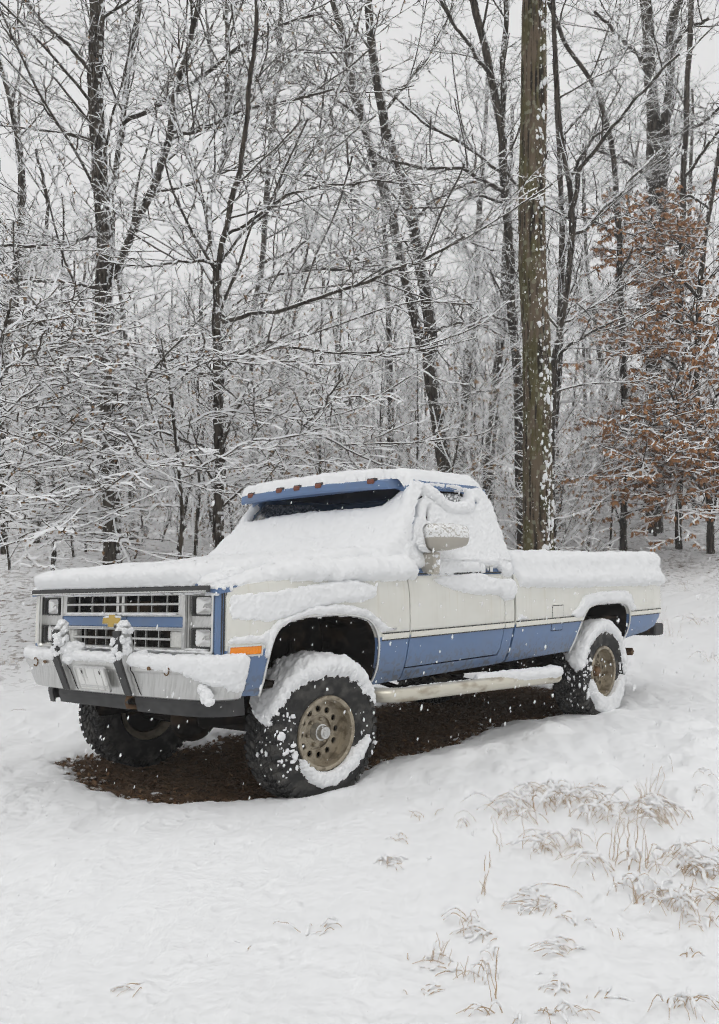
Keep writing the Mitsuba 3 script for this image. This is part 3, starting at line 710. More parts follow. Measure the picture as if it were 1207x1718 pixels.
# mirror, handle
MIR = (lambda g: Polygon([(1.0 + (x - 1.0) * 0.93 - 0.005, 1.47 + (z - 1.47) * 0.92) for x, z in g.exterior.coords]))(Polygon([(0.79, 1.525), (0.815, 1.55), (1.0, 1.558), (1.17, 1.55), (1.195, 1.53), (1.20, 1.45), (1.18, 1.415), (1.0, 1.39), (0.87, 1.385), (0.835, 1.41)])).buffer(0.012)
shell = []
for k_, (ins, y) in enumerate(((0.0, -1.05), (0.0, -1.10), (0.012, -1.135), (0.035, -1.155), (0.07, -1.162))):
    g = MIR.buffer(-ins)
    c = np.array(g.exterior.coords)[:-1]
    s = LineString(g.exterior.coords)
    pts = np.array([s.interpolate(t, normalized=True).coords[0] for t in np.linspace(0, 1, 48, endpoint=False)])
    a = np.arctan2(pts[:, 1] - 1.47, pts[:, 0] - 1.0); o = np.argsort(a); pts = pts[o]
    shell.append(np.column_stack([pts[:, 0], np.full(48, y), pts[:, 1]]))
v = np.array(shell).reshape(-1, 3)
i, j = np.meshgrid(np.arange(4), np.arange(48), indexing='ij')
q = np.stack([i * 48 + j, i * 48 + (j + 1) % 48, (i + 1) * 48 + (j + 1) % 48, (i + 1) * 48 + j], -1).reshape(-1, 4)
v = np.vstack([v, [[1.0, -1.163, 1.47]], [[1.0, -1.05, 1.47]]])
capf = [[4 * 48 + t, 4 * 48 + (t + 1) % 48, 240] for t in range(48)] + [[(t + 1) % 48, t, 241] for t in range(48)]
mm = trimesh.Trimesh(v, np.vstack([q[:, [0, 1, 2]], q[:, [0, 2, 3]], capf]), process=False)
mm.fix_normals()
muv = np.column_stack([v[:, 0], (v[:, 2] - 1.385) / 0.17])
tput('door_mirror', mm, 'frosted_metal', True, muv, 'rounded outside mirror, its upper half frosted with snow')
tput('door_mirror__arm', join(tube(bspl([[0.93, -1.02, 1.34], [0.90, -1.05, 1.41], [0.86, -1.09, 1.455], [0.90, -1.10, 1.47]], 12), 0.012, 8)), 'beige_mirror', True)
bb = Polygon([(0.918, 1.25), (0.95, 1.238), (0.962, 1.25), (0.966, 1.365), (0.93, 1.375), (0.902, 1.36)]).buffer(0.006)
tput('door_mirror__base', prism(bb, -1.055, -0.94, 'y'), 'beige_mirror')
tput('door__handle', join(bevel_box(1.555, 1.70, -0.995, -0.95, 1.282, 1.296, 0.004), bevel_box(1.56, 1.60, -0.99, -0.955, 1.235, 1.28, 0.006), bevel_box(1.665, 1.70, -0.985, -0.955, 1.24, 1.283, 0.005)), 'chrome')
tput('door__lock', tube([[1.645, -0.958, 1.262], [1.645, -0.978, 1.262]], 0.011, 12), 'chrome', 40)
tput('window_sill', strip(0.74, 1.945, -1, 1.233, 1.243, 0.004), 'black_plastic')
# bed: floor, front wall, tailgate
tput('bed_floor', bevel_box(1.975, 4.46, -0.88, 0.88, 0.82, 0.84, 0.005), 'underbody')
tput('bed_front_wall', bevel_box(1.978, 1.995, -0.90, 0.90, 0.66, 1.31, 0.006), 'blue_paint')
for s in (-1, 1):
    tput('cab_bed_gap_shade', bevel_box(1.93, 1.985, s * 0.90 - 0.02, s * 0.90 + 0.02, 0.62, 1.29, 0.004), 'black_void')  # black filler strips stand in for the dark inside the open gap
tput('tailgate', join(bevel_box(4.455, 4.492, -0.90, 0.90, 0.74, 1.31, 0.008)), 'two_tone_paint', False, None)
tput('tail_lamp', bevel_box(4.47, 4.505, -0.975, -0.93, 0.885, 1.16, 0.008), 'roof_lamp_lens', False, None)
tput('tail_lamp', bevel_box(4.47, 4.505, 0.93, 0.975, 0.885, 1.16, 0.008), 'roof_lamp_lens', False, None)

# ------------------------------------------------------------------ wheels
WR = 0.395


def make_tyre():
    pr = [(0.212, -0.125), (0.235, -0.136), (0.30, -0.143), (0.345, -0.138), (0.372, -0.128), (0.382, -0.118), (0.384, -0.06), (0.385, 0.0), (0.384, 0.06), (0.382, 0.118), (0.372, 0.128), (0.345, 0.138), (0.30, 0.143), (0.235, 0.136), (0.212, 0.125)]
    parts = [lathe(bspl(pr, 60), 96)]
    rng = np.random.default_rng(5)
    NB = 46

    def lug(y0, y1, a0, a1, r0, r1, sk):
        c = []
        for r, k in ((r0, 0.0), (r1, 0.006)):
            for y, a in ((y0, a0), (y1, a0 + sk), (y1, a1 + sk), (y0, a1)):
                yy_ = y + (k if y == min(y0, y1) else -k)
                aa = a + (k / 0.39 if a in (a0, a0 + sk) else -k / 0.39)
                c.append((r * math.cos(aa), yy_, r * math.sin(aa)))
        return np.array(c), np.array([[4, 5, 6], [4, 6, 7], [0, 1, 5], [0, 5, 4], [1, 2, 6], [1, 6, 5], [2, 3, 7], [2, 7, 6], [3, 0, 4], [3, 4, 7]])
    st = 2 * np.pi / NB
    for i in range(NB):
        a = i * st
        j = rng.uniform(-0.006, 0.006)
        parts += [lug(-0.122, -0.074, a + j, a + st * 0.70 + j, 0.374, 0.397, 0.03), lug(0.074, 0.122, a + st * .5 + j, a + st * 1.20 + j, 0.374, 0.397, -0.03)]
        parts += [lug(-0.068, -0.026, a + st * .3, a + st * 1.06, 0.378, 0.396, 0.05), lug(0.026, 0.068, a + st * .1, a + st * .86, 0.378, 0.396, -0.05)]
        parts += [lug(-0.020, 0.020, a + st * .15, a + st * .85, 0.378, 0.396, 0.06)]
        # shoulder blocks running down the sidewall
        for s in (-1, 1):
            b0, b1 = a + st * (0.02 if s < 0 else .5), a + st * (0.62 if s < 0 else 1.1)
            c = []
            for aa in (b0, b1):
                for r, y in ((0.395, 0.123), (0.388, 0.136), (0.352, 0.1425), (0.350, 0.130), (0.38, 0.118)):
                    c.append((r * math.cos(aa), s * y, r * math.sin(aa)))
            f = []
            for t in range(4):
                f += [[t, t + 1, t + 6], [t, t + 6, t + 5]]
            f += [[0, 2, 1], [0, 3, 2], [5, 6, 7], [5, 7, 8], [0, 4, 3], [5, 8, 9]]
            parts.append((np.array(c), np.array(f)))
    return join(*parts)


def make_rim(front):
    """outer face towards -y; (rim mesh, hub mesh, nuts)"""
    barrel = lathe([(0.196, -0.135), (0.209, -0.137), (0.213, -0.128), (0.205, -0.118), (0.190, -0.116), (0.186, -0.10), (0.183, -0.04), (0.172, -0.02), (0.168, 0.10), (0.205, 0.125), (0.212, 0.13)][::-1], 72)
    lip = lathe([(0.186, -0.119), (0.1875, -0.133), (0.196, -0.1375), (0.208, -0.1372)], 72)
    rings = Point(0, 0).buffer(0.1835, 36)
    hol = [Point(0.132 * math.cos(a), 0.132 * math.sin(a)).buffer(0.0165, 10) for a in np.arange(12) * 2 * np.pi / 12 + 0.13]
    disc = rings.difference(unary_union(hol + [Point(0, 0).buffer(0.096, 24)]))
    face = prism(disc, -0.055, -0.043, 'y')
    inner = prism(Point(0, 0).buffer(0.100, 24).difference(Point(0, 0).buffer(0.05, 20)), -0.040, -0.030, 'y')
    cone = lathe([(0.101, -0.030), (0.097, -0.045), (0.0955, -0.0555), (0.100, -0.0565), (0.104, -0.0545)], 48)
    tubes_ = [lathe([(0.0165, -0.054), (0.0185, -0.0585), (0.0205, -0.054)], 16) for _ in hol]
    for t, a in zip(tubes_, np.arange(12) * 2 * np.pi / 12 + 0.13):
        t.apply_translation([0.132 * math.cos(a), 0, 0.132 * math.sin(a)])
    bolts = [bevel_box(-0.008, 0.008, -0.1405, -0.134, -0.004, 0.004, 0.002) for _ in range(20)]
    bl = []
    for b, a in zip(bolts, np.arange(20) * 2 * np.pi / 20):
        M = trimesh.transformations.rotation_matrix(-a, [0, 1, 0]); b.apply_translation([0, 0, 0.1995]); b.apply_transform(M); bl.append(b)
    rim = join(barrel, lip, face, inner, cone, *tubes_, *bl)
    hub = lathe([(0.0, -0.128), (0.018, -0.128), (0.020, -0.122), (0.034, -0.122), (0.038, -0.116), (0.040, -0.09), (0.047, -0.088), (0.048, -0.05), (0.05, -0.028)], 32) if front else lathe([(0.0, -0.088), (0.034, -0.088), (0.041, -0.080), (0.043, -0.05), (0.05, -0.03)], 32)
    nuts = []
    for a in np.arange(6) * np.pi / 3 + 0.3:
        t = tube([[0.074 * math.cos(a), -0.036, 0.074 * math.sin(a)], [0.074 * math.cos(a), -0.056, 0.074 * math.sin(a)], [0.074 * math.cos(a), -0.062, 0.074 * math.sin(a)]], [0.0115, 0.0115, 0.006], 6)
        nuts.append(t)
    return rim, hub, nuts


tyre0 = make_tyre()
for wn, (ax, zc, sgn, steer) in enumerate(((0.0, 0.3425, -1, 6.0), (3.34, 0.398, -1, 0.0), (0.0, 0.3425, 1, 6.0), (3.34, 0.398, 1, 0.0))):
    M = trimesh.transformations.translation_matrix([ax, sgn * (0.865 if sgn < 0 else 0.80), zc + (0.03 if sgn > 0 else 0)]) @ trimesh.transformations.rotation_matrix(math.radians(-steer), [0, 0, 1]) @ (trimesh.transformations.rotation_matrix(math.pi, [0, 0, 1]) if sgn > 0 else np.eye(4)) @ trimesh.transformations.rotation_matrix(0.4 * wn + 0.1, [0, 1, 0])
    rim, hub, nuts = make_rim(ax == 0)

    def at_(m):
        m = m.copy(); m.apply_transform(M); return m
    key = numbered(TK + '__wheel')
    labels[key] = {'label': ('front' if ax == 0 else 'rear') + ' wheel with bronze rim and knobbly black tyre' if sgn < 0 else 'far side wheel with black tyre'}
    w_ = key.split('__')[1]
    tput(w_ + '__tyre', at_(tyre0), 'rubber', 30)
    tput(w_ + '__rim', at_(rim), 'bronze_wheel', 30)
    tput(w_ + '__hub', at_(hub), 'dull_chrome' if ax == 0 else 'rusty_steel', 30)
    for nt in nuts:
        tput(w_ + '__lug_nut', at_(nt), 'bronze_wheel')
    tput(w_ + '__brake_drum', at_(lathe([(0.0, -0.02), (0.15, -0.02), (0.16, 0.0), (0.16, 0.08), (0.0, 0.085)], 32)), 'underbody', 40)
# ------------------------------------------------------------------ snow lying on the truck
def sput(name, m, label=None):
    return tput(name, m, 'snow_material', 60, None, label, 'stuff')


def blob(c, r, seed=0, amp=0.35):
    m = trimesh.creation.icosphere(4, 1.0)
    v = np.array(m.vertices)
    d = 1 + amp * 2 * (meshkit.fbm(v * 1.6 + 50 + seed * 7.3, 4, seed) - 0.5) + 0.12 * (meshkit.fbm(v * 7 + 50 + seed * 3.3, 2, seed + 5) - 0.5)
    return trimesh.Trimesh(v * d[:, None] * np.asarray(r) + np.asarray(c), m.faces, process=False)


def side_P(lift=0.0):
    return lambda uv: np.column_stack([uv[:, 0], -(side_y(uv[:, 0], uv[:, 1]) + lift), uv[:, 1]])


OUT = const_dir((-0.05, -1, 0.28))
# hood
hs = Polygon([(-0.832, -0.745), (-0.842, 0.0), (-0.832, 0.80), (-0.70, 0.88), (-0.3, 0.96), (0.70, 0.96), (0.70, -0.83), (0.2, -0.83), (-0.30, -0.83), (-0.52, -0.815), (-0.66, -0.785), (-0.80, -0.765)])
def hood_D(uv):
    k = sst(-0.64, -0.82, uv[:, 0])
    d = np.column_stack([-0.85 * k, 0 * k, 1 - 0.35 * k])
    return d / np.linalg.norm(d, axis=1, keepdims=True)


sput('hood__snow', snow_patch(hs, lambda uv: np.column_stack([np.maximum(uv[:, 0], -0.775), uv[:, 1], hood_z(np.maximum(uv[:, 0], -0.775), uv[:, 1]) - 0.70 * np.maximum(-0.775 - uv[:, 0], 0)]), hood_D, 0.095, 0.010, 0.013, 0.24, 3, 13, 0.055, sink=0.035, big=0.06,
     tfun=lambda uv: 0.088 + 0.03 * sst(-0.2, 0.7, uv[:, 0])), 'thick snow blanket on the hood')


# driver-side fender top, wrapping over the edge
def wrap_P(y_in, zf, drop, rad=0.03):
    def P(uv):
        x, v = uv[:, 0], uv[:, 1]
        ztop = zf(x)
        ye = side_y(x, ztop - 0.03)
        top = np.maximum(ye - rad - y_in(x), 0.02)
        s1 = np.clip(v, None, top); s2 = np.clip(v - top, 0, rad * 1.57); s3 = np.maximum(v - top - rad * 1.57, 0)
        a = s2 / rad
        z = ztop - rad * (1 - np.cos(a)) - s3
        y = np.where(v <= top, y_in(x) + s1, ye - rad + rad * np.sin(a))
        y = np.where(s3 > 0, side_y(x, z), y)
        return np.column_stack([x, -y, z])

    def D(uv):
        x, v = uv[:, 0], uv[:, 1]
        ye = side_y(x, zf(x) - 0.03)
        top = np.maximum(ye - rad - y_in(x), 0.02)
        a = np.clip((v - top) / rad, 0, 1.30)
        return np.column_stack([0 * x, -np.sin(a), np.cos(a)])
    return P, D


fz = lambda x: np.interp(x, [-0.765, -0.6, -0.3, 0.727], [1.165, 1.20, 1.228, 1.262])
P_, D_ = wrap_P(lambda x: 0.72 + 0 * x, fz, 0.06)
fs = Polygon([(-0.775, 0.09), (-0.76, 0.20), (-0.60, 0.240), (-0.30, 0.262), (0.1, 0.285), (0.45, 0.292), (0.80, 0.30), (0.80, 0.0), (-0.20, 0.0), (-0.58, 0.03), (-0.70, 0.07)])
sput('fender_top__snow', snow_patch(fs, P_, D_, 0.085, 0.010, 0.014, 0.55, 7, 17, 0.07, tfun=lambda uv: 0.05 + 0.045 * sst(-0.75, -0.2, uv[:, 0])))
sput('fender_top__snow', join(blob([-0.70, -0.815, 1.212], [0.085, 0.085, 0.050], 301, 0.3), blob([-0.60, -0.82, 1.250], [0.09, 0.06, 0.045], 302, 0.3), blob([-0.70, -0.895, 1.195], [0.06, 0.045, 0.034], 303), blob([-0.748, -0.80, 1.196], [0.038, 0.10, 0.034], 304), blob([-0.735, -0.89, 1.187], [0.035, 0.05, 0.026], 305), blob([-0.70, 0.90, 1.195], [0.07, 0.06, 0.035], 306)))
# patches clinging to the sides
fender_patch = Polygon([(-0.715, 1.125), (-0.69, 1.15), (-0.494, 1.158), (-0.302, 1.172), (-0.147, 1.19), (0.049, 1.205), (0.239, 1.20), (0.347, 1.18), (0.398, 1.149), (0.384, 1.096), (0.258, 1.075), (0.001, 1.072), (-0.145, 1.058), (-0.269, 1.03), (-0.389, 1.005), (-0.491, 0.995), (-0.701, 1.017), (-0.715, 1.05)])
sput('front_fender__snow', snow_patch(fender_patch, side_P(), OUT, 0.045, 0.008, 0.014, 0.40, 12, 13, 0.04, tfun=lambda uv: 0.010 + 0.034 * sst(-0.7, 0.3, uv[:, 0])))
arch_patch = Polygon([(-0.503, 0.887), (-0.49, 0.949), (-0.419, 0.998), (-0.269, 1.034), (-0.145, 1.066), (0.085, 1.071), (0.313, 1.033), (0.404, 0.982), (0.50, 0.918), (0.633, 0.899), (0.455, 0.885), (0.43, 0.90), (0.368, 0.952), (0.26, 0.996), (0.086, 1.010), (-0.144, 1.013), (-0.314, 0.994), (-0.418, 0.95), (-0.462, 0.895), (-0.481, 0.80), (-0.505, 0.81)])
sput('front_fender__snow', snow_patch(arch_patch, side_P(), OUT, 0.03, 0.008, 0.010, 0.35, 15, 16, 0.028))
sput('front_fender__snow', snow_patch(Polygon([(-0.715, 0.890), (-0.71, 0.920), (-0.672, 0.930), (-0.533, 0.930), (-0.48, 0.96), (-0.486, 0.87), (-0.532, 0.886), (-0.671, 0.888)]), side_P(), OUT, 0.018, 0.007, 0.008, 0.4, 16, 20, 0.02))
door_patch = Polygon([(0.98, 1.20), (1.118, 1.226), (1.391, 1.238), (1.534, 1.238), (1.608, 1.21), (1.759, 1.19), (1.895, 1.195), (1.95, 1.16), (1.965, 1.081), (1.915, 1.039), (1.817, 1.030), (1.74, 1.076), (1.572, 1.081), (1.427, 1.09), (1.287, 1.108), (1.168, 1.130), (1.08, 1.16)])
sput('door__snow', snow_patch(door_patch, side_P(), OUT, 0.05, 0.008, 0.014, 0.35, 18, 14, 0.042, tfun=lambda uv: 0.016 + 0.032 * sst(1.1, 1.75, uv[:, 0])), 'slab of snow slipping down the upper door')
rarch_patch = Polygon([(2.76, 0.89), (2.90, 0.965), (3.0, 1.037), (3.254, 1.066), (3.687, 1.062), (3.82, 1.029), (3.875, 0.944), (3.96, 0.88), (3.85, 0.872), (3.82, 0.90), (3.777, 0.935), (3.70, 0.956), (3.56, 0.967), (3.40, 0.970), (3.25, 0.967), (3.12, 0.953), (3.02, 0.91), (2.96, 0.86), (2.88, 0.86)])
sput('bed_side__snow', snow_patch(rarch_patch, side_P(), OUT, 0.028, 0.010, 0.014, 0.45, 21, 16, 0.03))
sput('bed_side__snow', snow_patch(Polygon([(1.985, 0.882), (2.02, 0.935), (2.10, 0.91), (2.16, 0.885)]), side_P(), OUT, 0.02, 0.009, 0.008, 0.4, 22, 16, 0.02))
# bed: heaped level with the rails, hanging over the driver's side
sput('bed_floor__snow', snow_patch(Polygon([(1.985, -0.90), (1.985, 0.94), (4.50, 0.94), (4.52, -0.90)]), lambda uv: np.column_stack([uv, 1.315 + 0 * uv[:, 0]]), const_dir((0, 0, 1)), 0.085, 0.02, 0.012, 0.22, 25, 8, 0.09, sink=0.05, big=0.08), 'snow heaped level with the rails of the bed')
P_, D_ = wrap_P(lambda x: 0.74 + 0 * x, lambda x: 1.318 + 0 * x, 0.2, 0.035)
sput('bed_side__snow', snow_patch(Polygon([(1.985, 0.0), (4.53, 0.0), (4.53, 0.39), (4.45, 0.408), (3.0, 0.40), (2.3, 0.385), (2.03, 0.375), (1.99, 0.25)]), P_, D_, 0.07, 0.013, 0.014, 0.40, 27, 12, 0.055, tfun=lambda uv: 0.082 - 0.035 * sst(0.17, 0.24, uv[:, 1]) + 0.012 * sst(0.26, 0.33, uv[:, 1]) + 0.03 * (meshkit.fbm(np.column_stack([uv * 22, 0 * uv[:, 0]]), 3, 4) - 0.5) * sst(0.12, 0.2, uv[:, 1]) * sst(0.30, 0.22, uv[:, 1])), 'snow hanging over the bed rail')
# roof with the visor
def roofsnow_z(x, y):
    return np.where(x < 0.9, np.interp(x, [0.70, 0.80, 0.92], [1.862, 1.888, 1.898]) + 0.012 * (1 - (y / .72) ** 2) * sst(1.0, 0.9, x), roof_z(x, y) * sst(0.88, 1.0, x) + (1 - sst(0.88, 1.0, x)) * 1.898)


rs = Polygon([(0.862, 0.76), (0.80, 0.45), (0.775, 0.0), (0.785, -0.30), (0.83, -0.60), (0.89, -0.74), (1.02, -0.765), (1.75, -0.765), (1.93, -0.755), (1.965, -0.70), (1.965, 0.70), (1.90, 0.77), (1.0, 0.77)])
sput('roof__snow', snow_patch(rs, lambda uv: np.column_stack([uv, roofsnow_z(uv[:, 0], uv[:, 1])]), const_dir((0, 0, 1)), 0.06, 0.013, 0.005, 0.10, 30, 7, 0.07, sink=0.02, big=0.05), 'smooth snow cap on the cab roof')
# windshield and cowl
WL = float(np.linalg.norm(WB - WA))
wsn = Polygon([(0.90, -0.12), (0.90, 0.30), (0.80, 0.52), (0.66, 0.50), (0.58, 0.505), (0.45, 0.525), (0.06, 0.54), (-0.305, 0.53), (-0.515, 0.525), (-0.60, 0.54), (-0.67, 0.60), (-0.70, 0.66), (-0.715, 0.735), (-0.80, 0.735), (-0.84, 0.5), (-0.93, 0.20), (-0.95, -0.12)])
wP = lambda uv: ws_pt(uv[:, 0], uv[:, 1] / WL)
nrm_ = np.array([-(WB - WA)[1], 0, (WB - WA)[0]]) / WL


def wD(uv):
    d = np.tile(nrm_, (len(uv), 1)) + np.column_stack([0 * uv[:, 0], 0 * uv[:, 0], 0.9 * sst(0.15, -0.1, uv[:, 1])])
    return d / np.linalg.norm(d, axis=1, keepdims=True)


sput('windshield__snow', snow_patch(wsn, wP, wD, 0.055, 0.012, 0.010, 0.18, 33, 12, 0.05, tfun=lambda uv: np.interp(uv[:, 1], [-0.1, 0.1, 0.3, 0.54, 0.74], [0.15, 0.125, 0.07, 0.035, 0.04]) * (1 - 0.3 * np.exp(-((uv[:, 0] + 0.2) / 0.22) ** 2 - ((uv[:, 1] - 0.26) / 0.035) ** 2)), big=0.05), 'snow drifted over the lower windshield')
# side of the cab
hole = Polygon([(1.20, 1.832), (1.25, 1.803), (1.30, 1.775), (1.35, 1.742), (1.434, 1.734), (1.545, 1.746), (1.605, 1.76), (1.646, 1.80), (1.65, 1.825), (1.45, 1.837)])
slits = unary_union([LineString([(1.118, 1.766), (1.05, 1.717), (1.008, 1.648), (0.914, 1.549), (0.851, 1.468)]).buffer(0.010), LineString([(1.02, 1.67), (1.0, 1.63)]).buffer(0.018), LineString([(1.15, 1.68), (1.12, 1.645), (1.10, 1.60)]).buffer(0.012), LineString([(1.673, 1.732), (1.765, 1.75)]).buffer(0.009)])
gs = Polygon([(0.70, 1.27), (0.70, 1.32), (0.85, 1.56), (1.0, 1.79), (1.06, 1.835), (1.13, 1.863), (1.25, 1.873), (1.55, 1.873), (1.66, 1.858), (1.73, 1.858), (1.80, 1.868), (1.90, 1.84), (1.955, 1.75), (1.965, 1.55), (1.965, 1.30), (1.9, 1.27)])
gP = lambda uv: np.column_stack([uv[:, 0], -gh_y(uv[:, 1]), uv[:, 1]])
ridge = LineString([(1.17, 1.80), (1.22, 1.775), (1.27, 1.745), (1.34, 1.705), (1.43, 1.692), (1.545, 1.70), (1.62, 1.718), (1.675, 1.755), (1.70, 1.79)])


def g_th(uv):
    d = sdistance(ridge, spoints(uv[:, 0], uv[:, 1]))
    up = sst(1.60, 1.30, uv[:, 1])
    return 0.030 + 0.040 * np.sqrt(np.maximum(0, 1 - (d / 0.048) ** 2)) + 0.018 * up


sput('cab_side__snow', snow_patch(gs.difference(hole).difference(slits), gP, const_dir((-0.05, -1, 0.35)), 0.04, 0.008, 0.006, 0.42, 36, 15, 0.03, tfun=g_th), 'snow plastered over the side of the cab and its window')
t = np.linspace(0.0, 0.97, 26)
for sgn in (-1, 1):
    pts = ws_pt(sgn * (0.872 - 0.125 * t), t, 0.012)
    m = tube(pts, 0.05 - 0.012 * t, 16)
    v = np.array(m.vertices); nn = np.array(m.vertex_normals)
    v += nn * ((meshkit.fbm(v * 18 + 9, 3, 8) - 0.5) * 0.03)[:, None]
    sput('windshield_pillar__snow', trimesh.Trimesh(v, m.faces, process=False))
# lumps along the window sill and round the handle
sill = Polygon([(0.985, 1.235), (0.985, 1.34), (1.1, 1.35), (1.5, 1.335), (1.80, 1.345), (1.95, 1.33), (1.955, 1.20), (1.86, 1.20), (1.80, 1.235), (1.79, 1.300), (1.545, 1.302), (1.545, 1.232), (1.3, 1.228), (1.0, 1.225)])
sput('window_sill__snow', snow_patch(sill, lambda uv: np.column_stack([uv[:, 0], -np.where(uv[:, 1] < 1.30, side_y(uv[:, 0], uv[:, 1]), gh_y(uv[:, 1]) + 0.01), uv[:, 1]]), const_dir((0, -1, 0.5)), 0.055, 0.008, 0.013, 0.85, 41, 19, 0.05))
sput('door__handle_snow', join(blob([1.64, -0.985, 1.318], [0.115, 0.035, 0.030], 3, 0.2), blob([1.55, -0.985, 1.268], [0.02, 0.03, 0.035], 9), blob([1.82, -0.975, 1.28], [0.03, 0.03, 0.05], 11)))
sput('door_mirror__snow', join(blob([0.90, -1.0, 1.425], [0.085, 0.06, 0.045], 5, 0.45), blob([0.93, -1.057, 1.35], [0.018, 0.006, 0.012], 6), blob([0.945, -1.057, 1.31], [0.010, 0.006, 0.018], 7), blob([0.92, -1.057, 1.285], [0.009, 0.005, 0.010], 8)))
# bumper and its guards
SL = np.concatenate([[0], np.cumsum(np.linalg.norm(np.diff(plan, axis=0), axis=1))])


def bump_P(uv):
    s, v_ = uv[:, 0], uv[:, 1]
    px_, py_ = np.interp(s, SL, plan[:, 0]), np.interp(s, SL, plan[:, 1])
    nx_, ny_ = np.interp(s, SL, nr[:, 0]), np.interp(s, SL, nr[:, 1])
    sgn_ = -1 if bump_in else 1
    o = np.interp(v_, [0, 0.085, 0.10, 0.15, 0.30], [-0.07, 0.012, 0.016, 0.012, -0.045])
    z = np.interp(v_, [0, 0.085, 0.10, 0.15, 0.30], [0.798, 0.796, 0.785, 0.737, 0.592])
    return np.column_stack([px_ + nx_ * o * sgn_, py_ + ny_ * o * sgn_, z])


bump_in = False


def bump_D(uv):
    s, v_ = uv[:, 0], uv[:, 1]
    nx_, ny_ = np.interp(s, SL, nr[:, 0]), np.interp(s, SL, nr[:, 1])
    k = sst(0.07, 0.14, v_)
    d = np.column_stack([nx_ * k, ny_ * k, 1 - 0.7 * k])
    return d / np.linalg.norm(d, axis=1, keepdims=True)


TS = SL[-1]
yl = lambda y: float(np.interp(y, plan[:, 1], SL))
bs = Polygon([(0.0, 0.0), (TS, 0.0), (TS, 0.11), (yl(0.6), 0.115), (yl(0.2), 0.10), (yl(-0.25), 0.105), (yl(-0.5), 0.13), (yl(-0.72), 0.135), (yl(-0.80), 0.17), (yl(-0.93), 0.215), (yl(-0.985), 0.24), (0.0, 0.25)] if plan[0, 1] < 0 else [(0.0, 0.0), (TS, 0.0), (TS, 0.1), (0, 0.1)])
sput('front_bumper__snow', snow_patch(bs, bump_P, bump_D, 0.04, 0.008, 0.022, 0.6, 45, 18, 0.03, tfun=lambda uv: 0.040 - 0.031 * sst(0.085, 0.13, uv[:, 1])))
a_ = bumper_pt(-0.90, 0.0)
sput('front_bumper__icicle_snow', join(blob([a_[0] - 0.01, a_[1] + 0.01, 0.628], [0.035, 0.03, 0.04], 13), blob([a_[0] - 0.015, a_[1] - 0.02, 0.60], [0.03, 0.025, 0.022], 14), blob([a_[0] - 0.0, a_[1] + 0.05, 0.66], [0.03, 0.03, 0.03], 15)))
for sgn, sd in ((1, 60), (-1, 80)):
    yb = 0.31 * sgn
    g = np.random.default_rng(sd)
    L = [blob([-0.918, yb, 0.994], [0.034, 0.033, 0.028], sd, 0.45), blob([-0.932, yb + 0.004, 0.968], [0.028, 0.034, 0.024], sd + 1, 0.5)]
    for k in range(26):
        z = 0.955 - 0.15 * g.uniform() ** 0.8
        L.append(blob([-0.958 + 0.012 * g.uniform(-1, 1), yb + 0.034 * g.uniform(-1, 1), z], np.array([0.015, 0.020, 0.017]) * g.uniform(0.6, 1.25), sd * 10 + k, 0.6))
    for k in range(9):
        L.append(blob([g.uniform(-0.945, -0.895), yb - 0.036, g.uniform(0.84, 0.97)], np.array([0.018, 0.010, 0.018]) * g.uniform(0.6, 1.3), sd * 10 + 50 + k, 0.6))
    if sgn > 0:
        L += [blob([-0.875, yb - 0.075, 0.845], [0.06, 0.05, 0.048], sd + 8, 0.35), blob([-0.895, yb - 0.055, 0.80], [0.045, 0.04, 0.04], sd + 9, 0.5)]
    else:
        L += [blob([-0.85, yb - 0.075, 0.825], [0.045, 0.032, 0.03], sd + 8, 0.4)]
    tput('bumper_guard__snow' if sgn > 0 else 'bumper_guard_001__snow', join(*L), 'snow_material', 60, None, None, 'stuff')
sput('emblem__snow', join(blob([GX - 0.012, 0.074, 1.029], [0.014, 0.030, 0.007], 17), blob([GX - 0.012, -0.03, 1.031], [0.010, 0.030, 0.007], 18)))
sput('grille__snow', join(*[blob([GX + 0.008, y, 1.046], [0.014, 0.05, 0.007], 100 + i) for i, y in enumerate(np.linspace(-0.5, 0.5, 13))], *[blob([GX + 0.004, y, 0.845], [0.012, 0.05, 0.008], 120 + i) for i, y in enumerate(np.linspace(-0.8, 0.4, 13))], blob([GX + 0.03, -0.70, 0.856], [0.02, 0.10, 0.008], 140)))
# step bar
def bar_P(uv):
    x, v_ = uv[:, 0], uv[:, 1]
    zc, yc = np.interp(x, sb[10:60, 0], sb[10:60, 2]), np.interp(x, sb[10:60, 0], sb[10:60, 1])
    a = v_ / 0.046
    return np.column_stack([x, yc - 0.046 * np.sin(a), zc + 0.046 * np.cos(a)])


sput('step_bar__snow', snow_patch(Polygon([(1.45, -0.06), (2.58, -0.06), (2.58, 0.075), (1.95, 0.07), (1.7, 0.02), (1.45, -0.01)]), bar_P, lambda uv: np.column_stack([0 * uv[:, 0], -np.sin(uv[:, 1] / 0.08), np.cos(uv[:, 1] / 0.08)]), 0.038, 0.009, 0.008, 0.25, 50, 14, 0.03))
sput('step_bar__snow', snow_patch(Polygon([(0.55, -0.065), (1.5, -0.065), (1.5, -0.03), (0.55, -0.03)]), bar_P, lambda uv: np.column_stack([0 * uv[:, 0], -np.sin(uv[:, 1] / 0.08), np.cos(uv[:, 1] / 0.08)]), 0.015, 0.009, 0.008, 0.3, 51, 14, 0.015))


